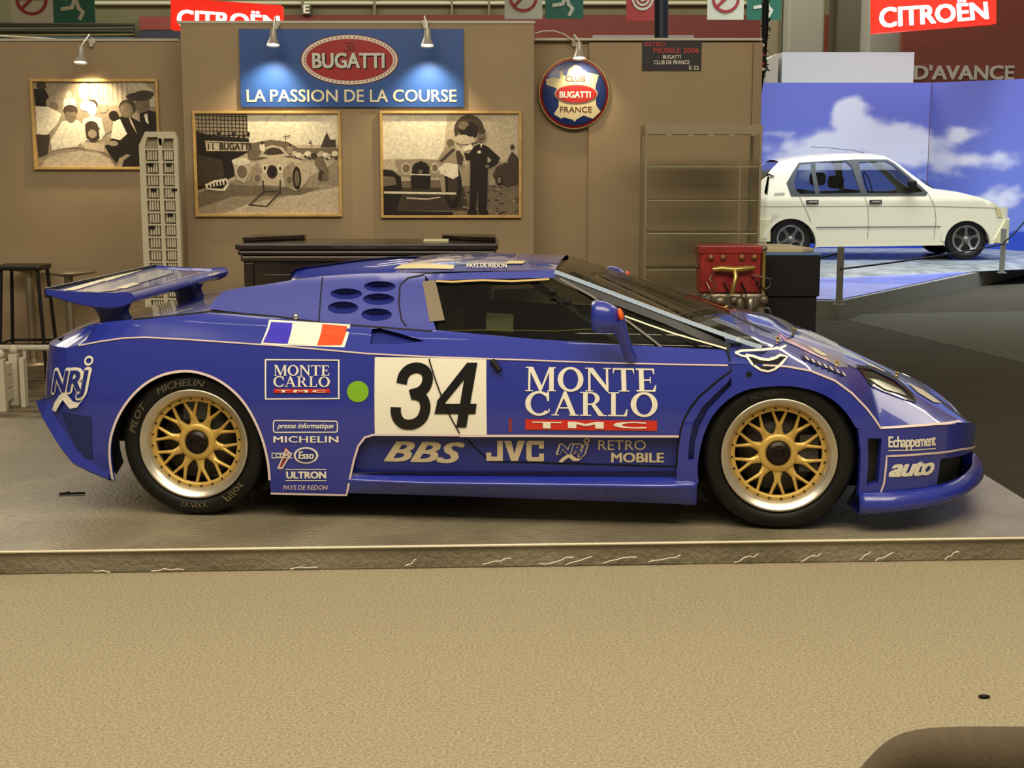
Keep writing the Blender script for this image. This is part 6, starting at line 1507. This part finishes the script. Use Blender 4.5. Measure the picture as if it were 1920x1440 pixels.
pp=thing('person','kneeling person in brown trousers, only the knee seen bottom right','person',(1.35,3.0,0)); o0=Vector((1.35,3.0,0))
rel=lambda *p:tuple(Vector(p)-o0)
skinned('trousers',[rel(1.38,3.0,.36),rel(1.34,2.90,.38),rel(1.10,2.87,.41),rel(.90,2.855,.430),rel(.815,2.85,.440),rel(.72,2.85,.30),rel(.60,2.85,.12),rel(1.32,3.12,.34),rel(1.12,3.16,.22),rel(.96,3.17,.09),rel(1.25,3.17,.07),rel(1.5,3.16,.08),rel(1.44,3.0,.50)],
 [(0,1),(1,2),(2,3),(3,4),(4,5),(5,6),(0,7),(7,8),(8,9),(9,10),(10,11),(0,12)],[.13,.10,.088,.074,.058,.056,.052,.10,.08,.07,.06,.05,.14],TR,pp)
skinned('shirt',[rel(1.44,3.0,.48),rel(1.50,3.0,.66),rel(1.50,3.0,.84),rel(1.48,3.0,.96),rel(1.48,2.84,.94),rel(1.38,2.78,.76),rel(1.36,2.80,.60),rel(1.48,3.16,.94),rel(1.36,3.2,.76),rel(1.38,3.14,.60),rel(1.30,2.94,.45),rel(1.16,2.90,.455)],
 [(0,1),(1,2),(2,3),(3,4),(4,5),(5,6),(3,7),(7,8),(8,9),(0,10),(10,11)],[.15,.15,.16,.09,.065,.05,.042,.065,.05,.042,.10,.06],SHT,pp)
bd=skinned('body',[rel(1.48,3.0,.93),rel(1.46,3.0,1.01),rel(1.42,3.0,1.06),rel(1.42,3.0,1.14),rel(1.43,3.0,1.19)],[(0,1),(1,2),(2,3),(3,4)],[.062,.058,.080,.105,.085],SKN,pp)
skinned('hair',[rel(1.475,3.0,1.12),rel(1.465,3.0,1.20),rel(1.425,3.0,1.235)],[(0,1),(1,2)],[.090,.102,.088],HR,pp)
MB().ball(rel(1.325,3.0,1.125),.018,6,(1.2,.8,1.2)).build('nose',SKN,pp)
MB().ball(rel(1.345,3.0,1.085),.020,6,(.6,1.3,.45)).build('mouth',mat('lip_tone',(.40,.16,.13),rough=.5),pp)
for s in (-1,1):
    MB().ball(rel(1.338,3.0+s*.034,1.155),.010,6).build('eye',WHITE,pp); MB().ball(rel(1.329,3.0+s*.034,1.155),.0045,5).build('pupil',BLACK,pp); MB().ball(rel(1.44,3.0+s*.097,1.135),.024,6,(.8,.4,1.2)).build('ear',SKN,pp)
    b0_=Vector(rel(1.22,3.0-s*.17+(.0),.725)); y=2.82 if s>0 else 3.10; b0_=Vector(rel(1.35,y,.55))
    P=[b0_+Vector((.05,0,.0)),b0_+Vector((-.01,0,0)),b0_+Vector((-.05,0,-.005))]; pts=[tuple(p) for p in P]; ed=[(0,1),(1,2)]; rd_=[.030,.026,.034]
    for k,(dy,l_) in enumerate(((-.03,.06),(-.01,.07),(.01,.066),(.03,.052))):
        n_=len(pts); pts+=[tuple(P[2]+Vector((-.025,dy,0))),tuple(P[2]+Vector((-.025-l_*.6,dy,-.008))),tuple(P[2]+Vector((-.02-l_,dy,-.028)))]; ed+=[(2,n_),(n_,n_+1),(n_+1,n_+2)]; rd_+=[.010,.009,.007]
    n_=len(pts); pts+=[tuple(P[1]+Vector((-.015,-s*.035,-.005))),tuple(P[1]+Vector((-.05,-s*.055,-.012)))]; ed+=[(1,n_),(n_,n_+1)]; rd_+=[.012,.009]
    skinned('hand',pts,ed,rd_,SKN,pp)
skinned('shoe',[rel(.62,2.85,.06),rel(.52,2.85,.045),rel(.40,2.85,.035)],[(0,1),(1,2)],[.05,.045,.035],SHO,pp); skinned('shoe',[rel(1.52,3.16,.08),rel(1.56,3.16,.05),rel(1.60,3.16,.04)],[(0,1),(1,2)],[.045,.042,.035],SHO,pp)
